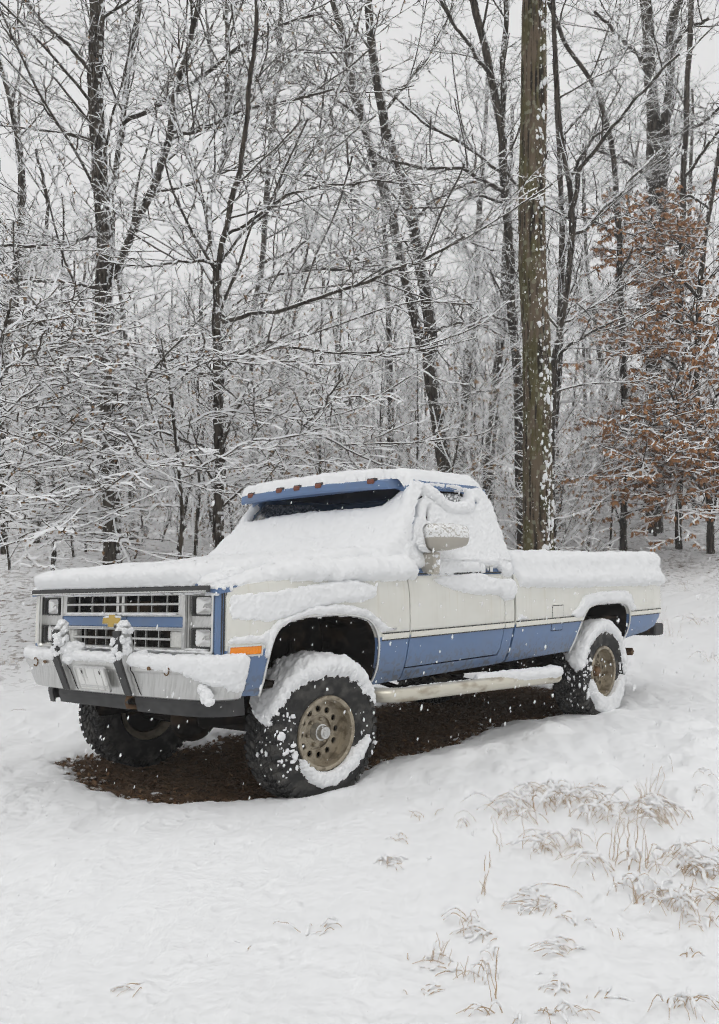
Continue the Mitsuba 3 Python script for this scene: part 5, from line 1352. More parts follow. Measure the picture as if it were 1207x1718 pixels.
TREES = {
'leaning_forked_tree':{'trunk':[(4.68,8.07,1.15,0.145),(4.64,8.12,2.09,0.142),(4.59,8.18,3.6,0.139),(4.57,8.21,4.56,0.137),(4.51,8.27,5.52,0.134),(4.48,8.31,6.48,0.131),(4.44,8.35,7.45,0.128),(4.37,8.42,8.43,0.125),(4.35,8.45,9.42,0.122),(4.35,8.45,10.41,0.119),(4.31,8.5,11.61,0.116),(4.23,8.59,13.43,0.113)],'limbs':[[(4.61,8.16,5.85,0.07),(4.68,7.88,6.35,0.066),(4.76,7.61,6.88,0.061),(4.83,7.34,7.5,0.057),(4.87,7.11,8.02,0.052),(4.87,6.92,8.62,0.048),(4.91,6.69,9.31,0.043),(4.91,6.5,9.9,0.039),(4.91,6.31,10.95,0.035)],[(4.51,8.27,7.11,0.047),(4.73,8.33,7.64,0.045),(4.89,8.44,8.63,0.042),(5.06,8.55,9.54,0.04),(5.29,8.59,10.69,0.038),(5.5,8.66,12.09,0.035)],[(4.85,8.34,8.53,0.038),(5.04,7.75,8.66,0.035),(5.26,7.12,8.94,0.031),(5.35,6.64,9.1,0.027),(5.55,6.04,9.35,0.024),(5.73,5.45,9.5,0.021),(5.91,4.87,9.54,0.017)],[(4.77,6.91,7.91,0.027),(4.89,6.48,7.84,0.024),(5.0,6.06,7.93,0.021),(5.16,5.57,8.02,0.018),(5.48,4.91,8.07,0.015),(5.68,4.38,8.11,0.012)],[(4.48,8.31,6.58,0.038),(3.88,8.22,6.26,0.032),(3.26,8.18,6.04,0.026),(2.54,8.23,5.88,0.021)],[(4.35,8.45,8.09,0.042),(4.13,9.08,8.44,0.039),(3.99,9.62,9.27,0.036),(3.9,10.09,10.02,0.033),(3.74,10.65,10.78,0.03)],[(4.5,8.29,4.94,0.038),(3.88,8.48,4.85,0.032),(3.39,8.53,5.04,0.027),(2.8,8.69,5.22,0.022)],[(4.56,8.21,4.17,0.033),(3.89,7.97,4.27,0.027),(3.12,7.83,3.96,0.021),(2.34,7.7,3.8,0.016)],[(4.54,8.24,4.46,0.033),(4.17,8.09,4.57,0.029),(3.89,7.84,4.76,0.025),(3.39,7.83,4.66,0.021),(2.79,7.95,4.96,0.017)],[(4.58,8.19,3.03,0.033),(3.91,7.94,2.82,0.027),(3.2,7.73,2.7,0.021),(2.37,7.67,2.59,0.016)],[(4.5,8.29,5.71,0.033),(4.28,9.03,5.85,0.029),(4.07,9.78,5.99,0.025),(3.77,10.62,6.03,0.02)],[(4.36,8.44,9.12,0.033),(3.86,8.51,9.53,0.028),(3.36,8.56,9.81,0.022),(2.82,8.67,10.16,0.018)],[(4.58,8.19,3.6,0.023),(4.53,7.49,4.08,0.02),(4.52,6.75,4.26,0.016),(4.55,5.95,4.34,0.013)],[(4.62,8.14,2.47,0.028),(3.92,7.93,2.59,0.022),(3.27,7.66,2.27,0.017),(2.6,7.42,1.98,0.012)]]},'forking_beech':{'trunk':[(4.48,5.28,1.2,0.081),(4.47,5.29,1.68,0.078),(4.46,5.3,2.5,0.075),(4.45,5.32,3.32,0.071),(4.44,5.33,4.15,0.068),(4.42,5.35,4.98,0.064),(4.42,5.35,5.44,0.061)],'limbs':[[(4.42,5.35,5.4,0.041),(4.46,5.52,5.86,0.039),(4.51,5.68,6.43,0.037),(4.71,5.67,7.01,0.035),(4.84,5.74,7.78,0.033),(4.94,5.84,8.75,0.031),(5.01,5.98,9.74,0.028),(5.09,6.1,10.76,0.026)],[(4.43,5.34,5.48,0.041),(4.39,5.16,5.85,0.038),(4.35,5.0,6.3,0.035),(4.33,4.8,6.73,0.033),(4.28,4.65,7.41,0.03),(4.23,4.49,8.06,0.027),(4.15,4.36,8.71,0.025),(4.1,4.2,9.42,0.023)],[(4.44,5.33,5.52,0.033),(4.79,5.25,6.02,0.031),(5.16,5.16,6.41,0.03),(5.53,5.06,6.84,0.029),(5.91,4.96,7.57,0.027),(6.24,4.91,8.22,0.026),(6.57,4.86,9.08,0.024),(6.82,4.9,10.16,0.023)],[(4.46,5.3,4.65,0.033),(4.6,4.88,4.73,0.03),(4.75,4.45,4.71,0.027),(4.95,3.97,4.85,0.025),(5.13,3.5,4.96,0.022),(5.26,3.1,5.07,0.02),(5.53,2.54,5.26,0.017),(5.69,2.1,5.48,0.015)],[(4.47,5.29,4.73,0.028),(4.9,5.41,5.09,0.026),(5.37,5.49,5.47,0.023),(6.0,5.38,5.74,0.02),(6.89,4.97,5.9,0.017),(7.57,4.81,6.0,0.014)],[(4.46,5.31,3.98,0.024),(4.53,4.66,4.23,0.021),(4.63,3.98,4.15,0.017),(4.67,3.37,4.0,0.014),(4.78,2.68,3.92,0.011)],[(4.42,5.35,5.44,0.024),(4.06,5.25,5.39,0.02),(3.59,5.28,5.26,0.015),(3.13,5.3,5.11,0.011)],[(4.39,5.38,5.48,0.024),(4.48,5.73,6.26,0.022),(4.52,6.14,7.08,0.019),(4.58,6.52,7.93,0.016),(4.7,6.85,9.0,0.013)],[(4.45,5.32,5.82,0.02),(4.54,4.84,5.98,0.018),(4.68,4.3,6.22,0.016),(4.92,3.65,6.29,0.013),(5.14,3.02,6.27,0.011)],[(4.45,5.31,3.32,0.02),(4.48,4.71,3.43,0.017),(4.54,4.08,3.22,0.014),(4.67,3.36,2.86,0.012),(4.79,2.67,2.53,0.009)],[(4.45,5.32,2.83,0.02),(3.78,5.07,2.9,0.016),(3.06,4.87,2.96,0.012),(2.39,4.63,2.8,0.009)],[(4.44,5.32,3.81,0.02),(3.67,5.09,3.83,0.016),(2.93,4.83,3.53,0.012),(2.22,4.52,3.11,0.008)],[(4.47,5.3,2.33,0.016),(5.14,5.29,2.63,0.013),(5.82,5.27,2.77,0.009)]]},
'leaning_twin_tree':{'trunk':[(12.22,7.09,2.41,0.169),(12.18,7.13,3.17,0.162),(12.12,7.2,3.86,0.155),(12.05,7.28,4.69,0.149),(11.92,7.43,5.65,0.142),(11.96,7.38,5.98,0.135),(11.92,7.44,6.75,0.128),(11.83,7.54,7.58,0.122),(11.71,7.66,8.5,0.115),(11.54,7.86,9.66,0.108),(11.3,8.13,10.65,0.102),(11.14,8.31,11.83,0.095),(11.05,8.42,13.1,0.088),(10.95,8.53,14.83,0.081)],'limbs':[[(11.92,7.43,5.65,0.113),(11.8,7.5,5.97,0.107),(11.64,7.59,6.65,0.102),(11.43,7.76,7.66,0.097),(11.22,7.92,8.81,0.092),(11.01,8.08,9.62,0.086),(10.76,8.3,10.7,0.081),(10.59,8.41,11.33,0.076),(10.38,8.57,12.47,0.071),(10.21,8.69,13.22,0.066),(10.04,8.81,14.35,0.061)],[(11.67,7.71,8.65,0.038),(11.29,6.64,8.79,0.027),(10.94,5.52,8.76,0.017)],[(11.76,7.61,8.01,0.031),(11.45,6.45,7.93,0.024),(11.17,5.26,7.36,0.017)],[(11.23,8.21,10.99,0.038),(12.0,7.84,12.1,0.032),(12.61,7.66,13.1,0.026),(13.06,7.66,14.13,0.02)],[(11.14,7.86,8.77,0.037),(10.19,7.93,8.66,0.03),(9.22,8.02,8.87,0.023),(8.29,8.06,8.71,0.017)],[(10.76,8.3,10.7,0.037),(10.58,9.0,11.39,0.031),(10.3,9.82,12.09,0.025),(10.08,10.57,13.35,0.019)],[(11.94,7.41,6.21,0.031),(11.62,6.27,6.22,0.024),(11.25,5.17,5.74,0.017)],[(11.55,7.85,7.71,0.031),(10.33,7.72,7.42,0.024),(9.12,7.58,7.32,0.017)]]},'straight_forked_tree':{'trunk':[(12.4,5.38,1.31,0.101),(12.37,5.41,3.27,0.099),(12.35,5.43,3.94,0.097),(12.31,5.48,5.15,0.095),(12.27,5.53,6.19,0.093),(12.23,5.57,7.29,0.091),(12.18,5.63,8.53,0.089),(12.13,5.68,9.4,0.087),(12.09,5.73,10.4,0.085),(11.95,5.88,11.33,0.083),(11.85,6.0,12.1,0.081),(11.71,6.16,12.91,0.079),(11.55,6.34,14.18,0.077)],'limbs':[[(12.13,5.69,9.79,0.059),(12.22,5.77,10.98,0.055),(12.36,5.8,12.12,0.051),(12.5,5.83,13.15,0.047),(12.63,5.87,14.4,0.043)],[(12.15,5.66,8.93,0.053),(11.72,5.55,8.8,0.047),(10.99,5.76,8.99,0.04),(10.36,5.87,8.87,0.033),(9.63,6.1,8.76,0.027),(8.95,6.26,8.71,0.021)],[(12.13,5.69,9.3,0.042),(11.91,6.5,10.08,0.036),(11.72,7.29,10.62,0.031),(11.5,8.1,11.45,0.025),(11.26,8.93,12.04,0.019)],[(12.17,5.64,8.68,0.03),(11.21,5.71,8.53,0.025),(10.21,5.84,8.09,0.02),(9.25,5.93,7.78,0.016)],[(11.92,5.92,11.41,0.036),(11.4,6.0,11.72,0.031),(10.81,6.17,12.26,0.027),(10.31,6.24,13.02,0.023)],[(12.27,5.53,6.23,0.03),(11.09,5.34,6.08,0.023),(9.9,5.19,5.49,0.016)],[(12.3,5.49,5.26,0.024),(11.17,5.26,4.7,0.017),(10.05,5.02,4.41,0.011)],[(12.13,5.68,9.42,0.03),(13.27,5.9,9.2,0.025),(14.58,5.93,9.33,0.02)]]},'tall_mossy_tree':{'trunk':[(9.1,3.07,1.23,0.235),(9.09,3.08,1.65,0.228),(9.08,3.09,3.11,0.221),(9.08,3.09,4.63,0.214),(9.07,3.11,6.07,0.207),(9.06,3.12,7.53,0.201),(9.05,3.13,9.0,0.194),(9.04,3.14,10.49,0.187),(9.03,3.15,11.99,0.18),(9.02,3.16,13.72,0.174)],'limbs':[]},'crooked_thin_tree':{'trunk':[(11.9,4.44,1.31,0.073),(11.9,4.43,2.67,0.07),(11.92,4.41,4.96,0.068),(12.01,4.3,5.83,0.065),(12.11,4.19,6.99,0.062),(12.15,4.15,7.88,0.059),(12.11,4.19,8.75,0.056),(12.02,4.3,9.64,0.053),(11.95,4.37,10.82,0.051),(11.92,4.41,12.32,0.048),(11.89,4.45,13.4,0.045)],'limbs':[[(12.14,4.16,7.96,0.051),(11.97,3.9,8.75,0.044),(11.81,3.62,8.96,0.038),(11.76,3.23,9.24,0.032),(11.93,2.58,9.94,0.026),(12.07,1.97,10.45,0.021)],[(12.15,4.15,7.64,0.045),(12.62,3.99,8.03,0.04),(13.21,3.7,8.67,0.035),(13.56,3.68,9.01,0.029),(14.26,3.27,9.83,0.024)],[(12.11,4.19,8.75,0.034),(11.93,3.65,9.26,0.025),(11.83,3.0,9.48,0.016)],[(12.02,4.3,9.64,0.034),(12.69,4.05,10.48,0.029),(13.31,3.84,11.63,0.023),(13.7,3.9,12.95,0.018)],[(11.94,4.39,5.29,0.028),(11.32,3.57,5.4,0.021),(10.83,2.63,5.48,0.015)],[(12.04,4.28,5.98,0.028),(12.91,4.04,6.47,0.023),(13.85,3.74,7.11,0.018)]]},'double_stemmed_tree':{'trunk':[(18.94,5.52,1.33,0.225),(18.93,5.54,2.38,0.217),(18.93,5.54,5.1,0.209),(18.92,5.54,7.24,0.2),(18.99,5.47,9.1,0.192),(18.9,5.57,10.07,0.184),(18.89,5.58,11.24,0.176),(18.91,5.55,12.82,0.167),(18.87,5.61,14.42,0.159),(18.77,5.72,16.01,0.151),(18.72,5.77,17.28,0.143)],'limbs':[[(18.99,5.47,9.1,0.15),(19.01,5.34,10.0,0.141),(18.96,5.3,10.8,0.132),(18.95,5.21,12.73,0.123),(18.95,5.11,14.28,0.114),(18.99,4.97,15.42,0.105),(19.1,4.74,16.56,0.096)],[(19.23,5.2,14.58,0.06),(18.5,4.51,14.64,0.047),(17.9,3.68,14.36,0.034)],[(18.88,5.6,11.27,0.045),(17.52,5.63,11.3,0.036),(16.12,5.7,11.15,0.028)],[(18.85,5.63,14.26,0.053),(17.43,5.73,14.47,0.04),(16.12,5.7,14.48,0.028)],[(19.14,5.29,12.37,0.045),(18.69,4.3,12.22,0.036),(18.08,3.48,12.19,0.028)]]},'slim_straight_tree':{'trunk':[(17.38,4.27,1.34,0.076),(17.39,4.26,2.71,0.074),(17.44,4.2,7.61,0.072),(17.47,4.17,9.71,0.071),(17.49,4.14,10.43,0.069),(17.54,4.08,11.88,0.067),(17.58,4.04,13.34,0.065),(17.63,3.98,14.8,0.064),(17.68,3.93,15.97,0.062)],'limbs':[[(17.49,4.14,10.45,0.041),(17.39,3.5,11.1,0.03),(17.25,2.91,11.42,0.02)],[(17.55,4.07,12.18,0.034),(17.72,4.64,13.31,0.028),(17.92,5.17,14.48,0.022)]]},'arching_thin_tree':{'trunk':[(15.6,4.78,1.33,0.079),(15.59,4.79,4.36,0.075),(15.58,4.79,6.5,0.072),(15.55,4.83,7.98,0.068),(15.54,4.85,8.97,0.064),(15.44,4.95,10.69,0.061),(15.22,5.2,12.07,0.057),(14.78,5.71,13.11,0.053),(14.55,5.96,13.94,0.05),(14.22,6.34,14.98,0.046)],'limbs':[[(15.53,4.85,8.66,0.033),(14.51,4.87,8.79,0.025),(13.5,4.89,8.57,0.018)],[(15.47,4.92,10.43,0.033),(16.3,4.74,11.64,0.027),(17.05,4.64,13.04,0.021)]]},'rust_leaved_beech':{'trunk':[(17.39,3.51,1.15,0.087),(17.36,3.53,2.02,0.082),(17.3,3.6,3.64,0.076),(17.16,3.76,5.27,0.07),(17.2,3.71,6.92,0.064),(17.28,3.62,8.44,0.059),(17.47,3.41,10.26,0.053),(17.62,3.24,11.66,0.047)],'limbs':[[(17.31,3.59,3.5,0.04),(16.58,3.92,4.13,0.033),(15.91,4.18,3.82,0.026),(15.29,4.37,3.51,0.019)],[(17.33,3.57,3.1,0.034),(17.11,3.06,3.72,0.026),(16.95,2.48,4.06,0.019)],[(17.26,3.65,4.45,0.04),(17.05,4.39,4.91,0.034),(17.0,4.95,4.81,0.028),(17.03,5.42,4.69,0.021)],[(17.18,3.74,5.54,0.04),(16.32,4.21,6.01,0.033),(15.74,4.36,6.06,0.026),(15.12,4.56,6.01,0.019)],[(17.19,3.73,6.64,0.04),(16.99,4.36,7.12,0.034),(16.88,4.89,7.32,0.028),(16.85,5.32,7.51,0.021)],[(17.22,3.69,7.47,0.04),(16.57,4.03,7.93,0.033),(16.05,4.21,8.25,0.026),(15.53,4.4,8.36,0.019)],[(17.28,3.62,8.44,0.034),(16.77,3.83,8.9,0.027),(16.26,4.02,9.22,0.02)],[(17.38,3.51,9.55,0.034),(17.31,4.04,9.95,0.027),(17.23,4.59,9.2,0.021)],[(17.25,3.67,4.72,0.034),(17.12,3.05,5.32,0.026),(17.05,2.38,5.36,0.019)],[(17.18,3.74,6.09,0.034),(17.04,3.14,6.52,0.026),(16.97,2.46,6.67,0.019)],[(17.24,3.67,7.75,0.034),(17.9,3.31,8.39,0.027),(18.52,2.98,8.62,0.021)],[(17.31,3.59,3.77,0.034),(16.5,3.75,3.45,0.028),(15.67,3.94,3.0,0.024),(14.94,4.01,2.58,0.019)],[(17.29,3.62,3.91,0.034),(15.93,3.65,3.27,0.026),(14.79,3.43,2.44,0.018)],[(17.34,3.56,2.56,0.034),(17.23,4.06,2.97,0.027),(17.11,4.58,2.99,0.021)],[(17.32,3.58,3.37,0.034),(16.18,3.62,3.94,0.028),(14.95,3.75,4.2,0.023),(13.84,3.75,3.96,0.018)],[(17.33,3.58,2.96,0.034),(16.01,3.55,3.4,0.028),(14.63,3.61,3.41,0.022),(13.29,3.61,3.07,0.017)],[(17.3,3.6,3.77,0.034),(16.28,2.87,4.02,0.025),(15.34,2.05,3.62,0.018)],[(17.33,3.57,2.69,0.034),(16.61,2.88,3.28,0.026),(15.93,2.14,3.07,0.018)],[(17.22,3.69,5.82,0.034),(15.85,3.73,6.26,0.026),(14.48,3.78,6.14,0.018)],[(17.25,3.66,8.58,0.034),(16.35,3.93,8.67,0.026),(15.52,4.11,8.89,0.019)],[(17.18,3.73,6.92,0.034),(17.55,4.45,7.68,0.028),(17.99,5.08,8.77,0.022)],[(17.28,3.63,4.18,0.034),(16.02,3.55,4.56,0.026),(14.8,3.41,5.02,0.018)]]},'crooked_far_tree':{'trunk':[(12.18,13.18,1.07,0.083),(12.17,13.19,3.48,0.08),(12.16,13.2,5.91,0.078),(12.13,13.24,7.44,0.076),(12.2,13.16,8.06,0.074),(12.29,13.05,8.83,0.071),(12.33,13.01,9.92,0.069),(12.38,12.95,11.48,0.067),(12.47,12.86,13.36,0.065),(12.53,12.78,15.26,0.062),(12.57,12.73,16.86,0.06)],'limbs':[[(12.3,13.04,8.98,0.038),(12.34,12.24,9.06,0.029),(12.38,11.44,9.27,0.022)],[(12.37,12.97,11.16,0.038),(12.28,13.82,12.32,0.031),(12.39,14.45,13.85,0.023)]]},'pale_left_tree':{'trunk':[(6.1,14.02,-0.18,0.081),(6.09,14.04,1.19,0.078),(5.98,14.16,4.33,0.074),(6.06,14.07,6.88,0.071),(6.18,13.93,9.08,0.067),(5.98,14.16,11.04,0.063),(5.74,14.43,12.35,0.06),(5.49,14.71,13.94,0.056)],'limbs':[[(6.06,14.07,6.88,0.044),(6.25,13.48,7.58,0.039),(6.27,13.08,8.51,0.034),(6.08,12.91,9.05,0.029),(5.82,12.83,9.69,0.024)],[(6.01,14.12,5.09,0.038),(5.9,12.74,5.39,0.027),(5.75,11.4,5.3,0.017)]]},'young_spreading_beech':{'trunk':[(3.18,4.48,0.85,0.032),(3.19,4.48,1.35,0.03),(3.2,4.47,1.93,0.028),(3.16,4.51,2.51,0.025),(3.11,4.56,3.09,0.023),(3.05,4.64,3.67,0.02),(2.95,4.75,4.11,0.018)],'limbs':[[(3.18,4.49,2.36,0.018),(3.32,4.03,2.56,0.015),(3.46,3.56,2.76,0.013),(3.6,3.11,2.77,0.011),(3.73,2.66,2.85,0.008)],[(3.18,4.49,2.43,0.018),(2.77,4.58,2.76,0.015),(2.34,4.68,2.83,0.013),(1.88,4.82,2.76,0.011),(1.49,4.89,2.52,0.008)],[(3.16,4.51,2.65,0.018),(2.64,4.5,2.39,0.014),(2.09,4.51,2.08,0.011),(1.53,4.55,1.72,0.008)],[(3.14,4.53,2.94,0.016),(3.57,4.35,3.2,0.014),(4.05,4.11,3.23,0.012),(4.53,3.86,3.19,0.009)],[(3.11,4.56,3.16,0.016),(2.69,4.74,3.41,0.014),(2.25,4.94,3.44,0.011),(1.82,5.12,3.26,0.009)],[(3.08,4.6,3.45,0.014),(3.21,4.15,3.71,0.012),(3.4,3.63,3.74,0.01),(3.59,3.12,3.63,0.009)],[(3.05,4.64,3.67,0.014),(2.91,5.19,3.94,0.013),(2.72,5.82,4.07,0.011),(2.51,6.46,3.97,0.01)],[(3.18,4.48,2.22,0.014),(3.51,4.37,2.31,0.013),(3.86,4.22,2.32,0.011),(4.22,4.06,2.49,0.009)],[(3.18,4.49,2.0,0.014),(2.73,4.5,1.98,0.012),(2.26,4.52,1.82,0.01),(1.85,4.48,1.6,0.008)]]},'young_drooping_beech':{'trunk':[(1.38,5.77,0.37,0.031),(1.38,5.78,1.19,0.029),(1.37,5.78,1.95,0.026),(1.38,5.77,2.71,0.024),(1.41,5.73,3.41,0.022),(1.47,5.67,3.97,0.019),(1.53,5.6,4.39,0.017)],'limbs':[[(1.37,5.78,2.09,0.015),(1.51,5.32,2.35,0.013),(1.67,4.83,2.47,0.011),(1.83,4.36,2.38,0.008)],[(1.38,5.77,2.43,0.015),(1.76,5.65,2.81,0.013),(2.19,5.46,3.06,0.011),(2.63,5.26,3.09,0.009)],[(1.38,5.77,2.85,0.015),(1.54,5.29,3.24,0.013),(1.75,4.75,3.34,0.011),(1.9,4.28,3.24,0.008)],[(1.41,5.73,3.41,0.014),(1.55,5.2,3.71,0.011),(1.73,4.62,3.79,0.008)],[(1.37,5.78,1.74,0.014),(1.41,5.23,1.8,0.012),(1.46,4.67,1.66,0.01),(1.45,4.18,1.4,0.008)],[(1.47,5.67,3.97,0.014),(1.85,5.62,4.39,0.011),(2.22,5.58,4.54,0.009)]]}}
TUFTS = [(-0.13,-1.78,0.081,5,'s'),(-0.16,-2.08,0.078,3,'a'),(0.03,-2.11,0.095,5,'a'),(-0.36,-2.42,0.171,3,'u'),(0.11,-2.24,0.158,9,'a'),(0.35,-2.19,0.182,12,'a'),(0.47,-2.26,0.167,12,'a'),(0.31,-2.44,0.159,10,'a'),(0.48,-2.5,0.162,12,'a'),(0.49,-2.62,0.159,12,'a'),(0.79,-2.53,0.135,7,'u'),(0.35,-2.85,0.151,12,'a'),(0.55,-2.83,0.141,8,'a'),(1.17,-2.5,0.09,2,'u'),(-0.24,-2.9,0.202,10,'u'),(-0.15,-2.66,0.142,7,'a'),(-0.27,-2.65,0.14,8,'a'),(-0.29,-2.53,0.085,6,'a'),(-0.78,-2.77,0.124,6,'l'),(-0.33,-2.84,0.134,6,'a'),(-0.48,-2.96,0.128,4,'a'),(-0.6,-3.09,0.134,5,'l'),(-0.38,-3.05,0.128,6,'a'),(-0.28,-3.06,0.104,4,'u'),(-0.23,-3.12,0.117,10,'a'),(-0.23,-3.19,0.116,10,'a'),(-0.23,-3.26,0.095,10,'a'),(-0.04,-3.05,0.123,6,'a'),(-0.61,-3.18,0.131,10,'a'),(-0.62,-3.28,0.129,12,'a'),(-0.61,-3.34,0.116,8,'a'),(-0.72,-3.44,0.078,5,'a'),(-0.4,-3.31,0.097,8,'l'),(-0.91,-2.92,0.071,5,'l'),(-0.96,-2.86,0.071,3,'a'),(-0.86,-2.99,0.082,5,'l'),(-1.0,-3.13,0.089,4,'l'),(-1.15,-3.18,0.085,7,'l'),(-0.93,-2.67,0.086,3,'u'),(-1.23,-2.82,0.078,4,'u'),(-1.19,-2.89,0.089,5,'l'),(-1.12,-2.79,0.075,3,'a'),(-0.93,-3.24,0.044,2,'u'),(-1.48,-2.78,0.053,1,'u'),(-1.43,-2.84,0.085,6,'u'),(-1.44,-2.92,0.084,5,'l'),(-1.51,-3.01,0.071,4,'u'),(-1.64,-3.14,0.123,2,'u'),(-1.43,-3.04,0.071,5,'a'),(-1.34,-3.01,0.063,3,'a'),(-1.34,-3.21,0.06,3,'l'),(-1.37,-3.28,0.069,6,'l'),(-1.69,-2.97,0.068,5,'l'),(-1.44,-3.38,0.094,4,'l'),(-1.65,-3.23,0.074,4,'a'),(-1.61,-3.28,0.065,3,'a'),(-1.57,-3.35,0.073,6,'a'),(-1.34,-3.59,0.074,4,'a'),(-1.3,-3.6,0.093,5,'a'),(-0.79,-2.07,0.07,6,'l'),(-0.54,-2.0,0.066,4,'a'),(-0.74,-2.24,0.055,3,'l'),(0.09,-3.17,0.055,3,'u'),(0.87,-2.77,0.066,3,'a'),(1.28,-2.67,0.089,3,'l'),(0.9,-2.2,0.08,5,'l'),(0.73,-2.18,0.061,2,'u'),(-0.97,-3.48,0.052,3,'a'),(-0.65,-2.51,0.067,2,'u'),(-1.89,-2.9,0.023,3,'l'),(-1.58,-2.43,0.1,6,'l'),(-2.17,-2.28,0.07,4,'l'),(-1.76,-2.29,0.05,2,'l'),(-0.79,-2.06,0.1,6,'l'),(9.91,1.5,0.3,6,'u'),(8.71,0.8,0.25,6,'u'),(10.3,0.88,0.3,5,'a'),(6.96,-0.47,0.2,4,'a'),(13.66,2.59,0.2,4,'u'),(0.35,3.16,0.08,4,'l'),(1.4,5.22,0.12,5,'a'),(5.84,12.35,0.2,5,'a')]
TREE_TEXT = {
    'leaning_forked_tree': 'thick dark tree at the left whose long limb forks off halfway up and leans right',
    'forking_beech': 'slim beech behind the hood that forks into several upright stems, with snowy side branches',
    'leaning_twin_tree': 'two dark stems joined low down, leaning left above the cab roof',
    'straight_forked_tree': 'straight dark tree just left of the tall mossy trunk, its stem forked near the top',
    'tall_mossy_tree': 'tall straight trunk with mossy green-brown bark and snow flecks, rising behind the truck bed',
    'crooked_thin_tree': 'thin crooked tree close to the right of the tall mossy trunk',
    'double_stemmed_tree': 'tree with two thick stems standing behind the rust-leaved beech at the right',
    'slim_straight_tree': 'slim straight tree right beside the double-stemmed tree',
    'arching_thin_tree': 'thin tree arching to the left near the top, left of the double-stemmed tree',
    'rust_leaved_beech': 'beech at the right edge still holding rust-brown leaves under snow',
    'young_spreading_beech': 'young beech behind the front of the hood, its white boughs spreading low',
    'young_drooping_beech': 'young beech at the left edge with low snow-white drooping boughs',
    'crooked_far_tree': 'thin crooked tree a little behind and right of the slim forking beech',
    'pale_left_tree': 'thin tree at the far left edge of the woods',
}
TREE_OPT = {  # auto limbs, height from, twig densities
    'leaning_forked_tree': dict(auto=22, lo=2.2, L=(1.6, 4.0), d2=3.2, d3=5.2, d4=5.5, r=(0.012, 0.009, 0.007)),
    'forking_beech': dict(auto=16, lo=1.6, L=(1.2, 3.0), d2=3.4, d3=5.4, d4=6.0, r=(0.012, 0.009, 0.0072)),
    'leaning_twin_tree': dict(auto=16, lo=4.5, L=(1.0, 2.8), d3=5.0, d4=4.5),
    'straight_forked_tree': dict(auto=16, lo=4.0, L=(1.0, 2.6), d3=5.0, d4=4.5),
    'tall_mossy_tree': dict(auto=0, lo=9),
    'crooked_thin_tree': dict(auto=14, lo=4.0, L=(0.8, 2.2), d3=5.0, d4=4.5),
    'double_stemmed_tree': dict(auto=16, lo=5.0, L=(1.0, 3.0), d3=4.5, d4=4.0),
    'slim_straight_tree': dict(auto=14, lo=4.0, L=(0.8, 2.2), d3=4.5, d4=4.0),
    'arching_thin_tree': dict(auto=14, lo=3.0, L=(0.8, 2.2), d3=4.5, d4=4.0),
    'rust_leaved_beech': dict(auto=12, lo=1.6, L=(1.2, 2.8), d2=3.5, d3=5.0, d4=5.5, leaves=13000, r=(0.022, 0.0185, 0.0155), flat=0.75),
    'young_spreading_beech': dict(auto=3, lo=1.2, L=(0.6, 1.4), d2=4.0, d3=6.5, d4=8.0, r=(0.0135, 0.0115, 0.0095), white=1, flat=0.45),
    'young_drooping_beech': dict(auto=3, lo=1.2, L=(0.6, 1.4), d2=4.0, d3=6.5, d4=8.0, r=(0.0135, 0.0115, 0.0095), white=1, flat=0.45),
    'crooked_far_tree': dict(auto=14, lo=3.0, L=(0.8, 2.4), d3=4.5, d4=4.0),
    'pale_left_tree': dict(auto=16, lo=2.0, L=(0.8, 2.6), d3=5.0, d4=4.0),
}


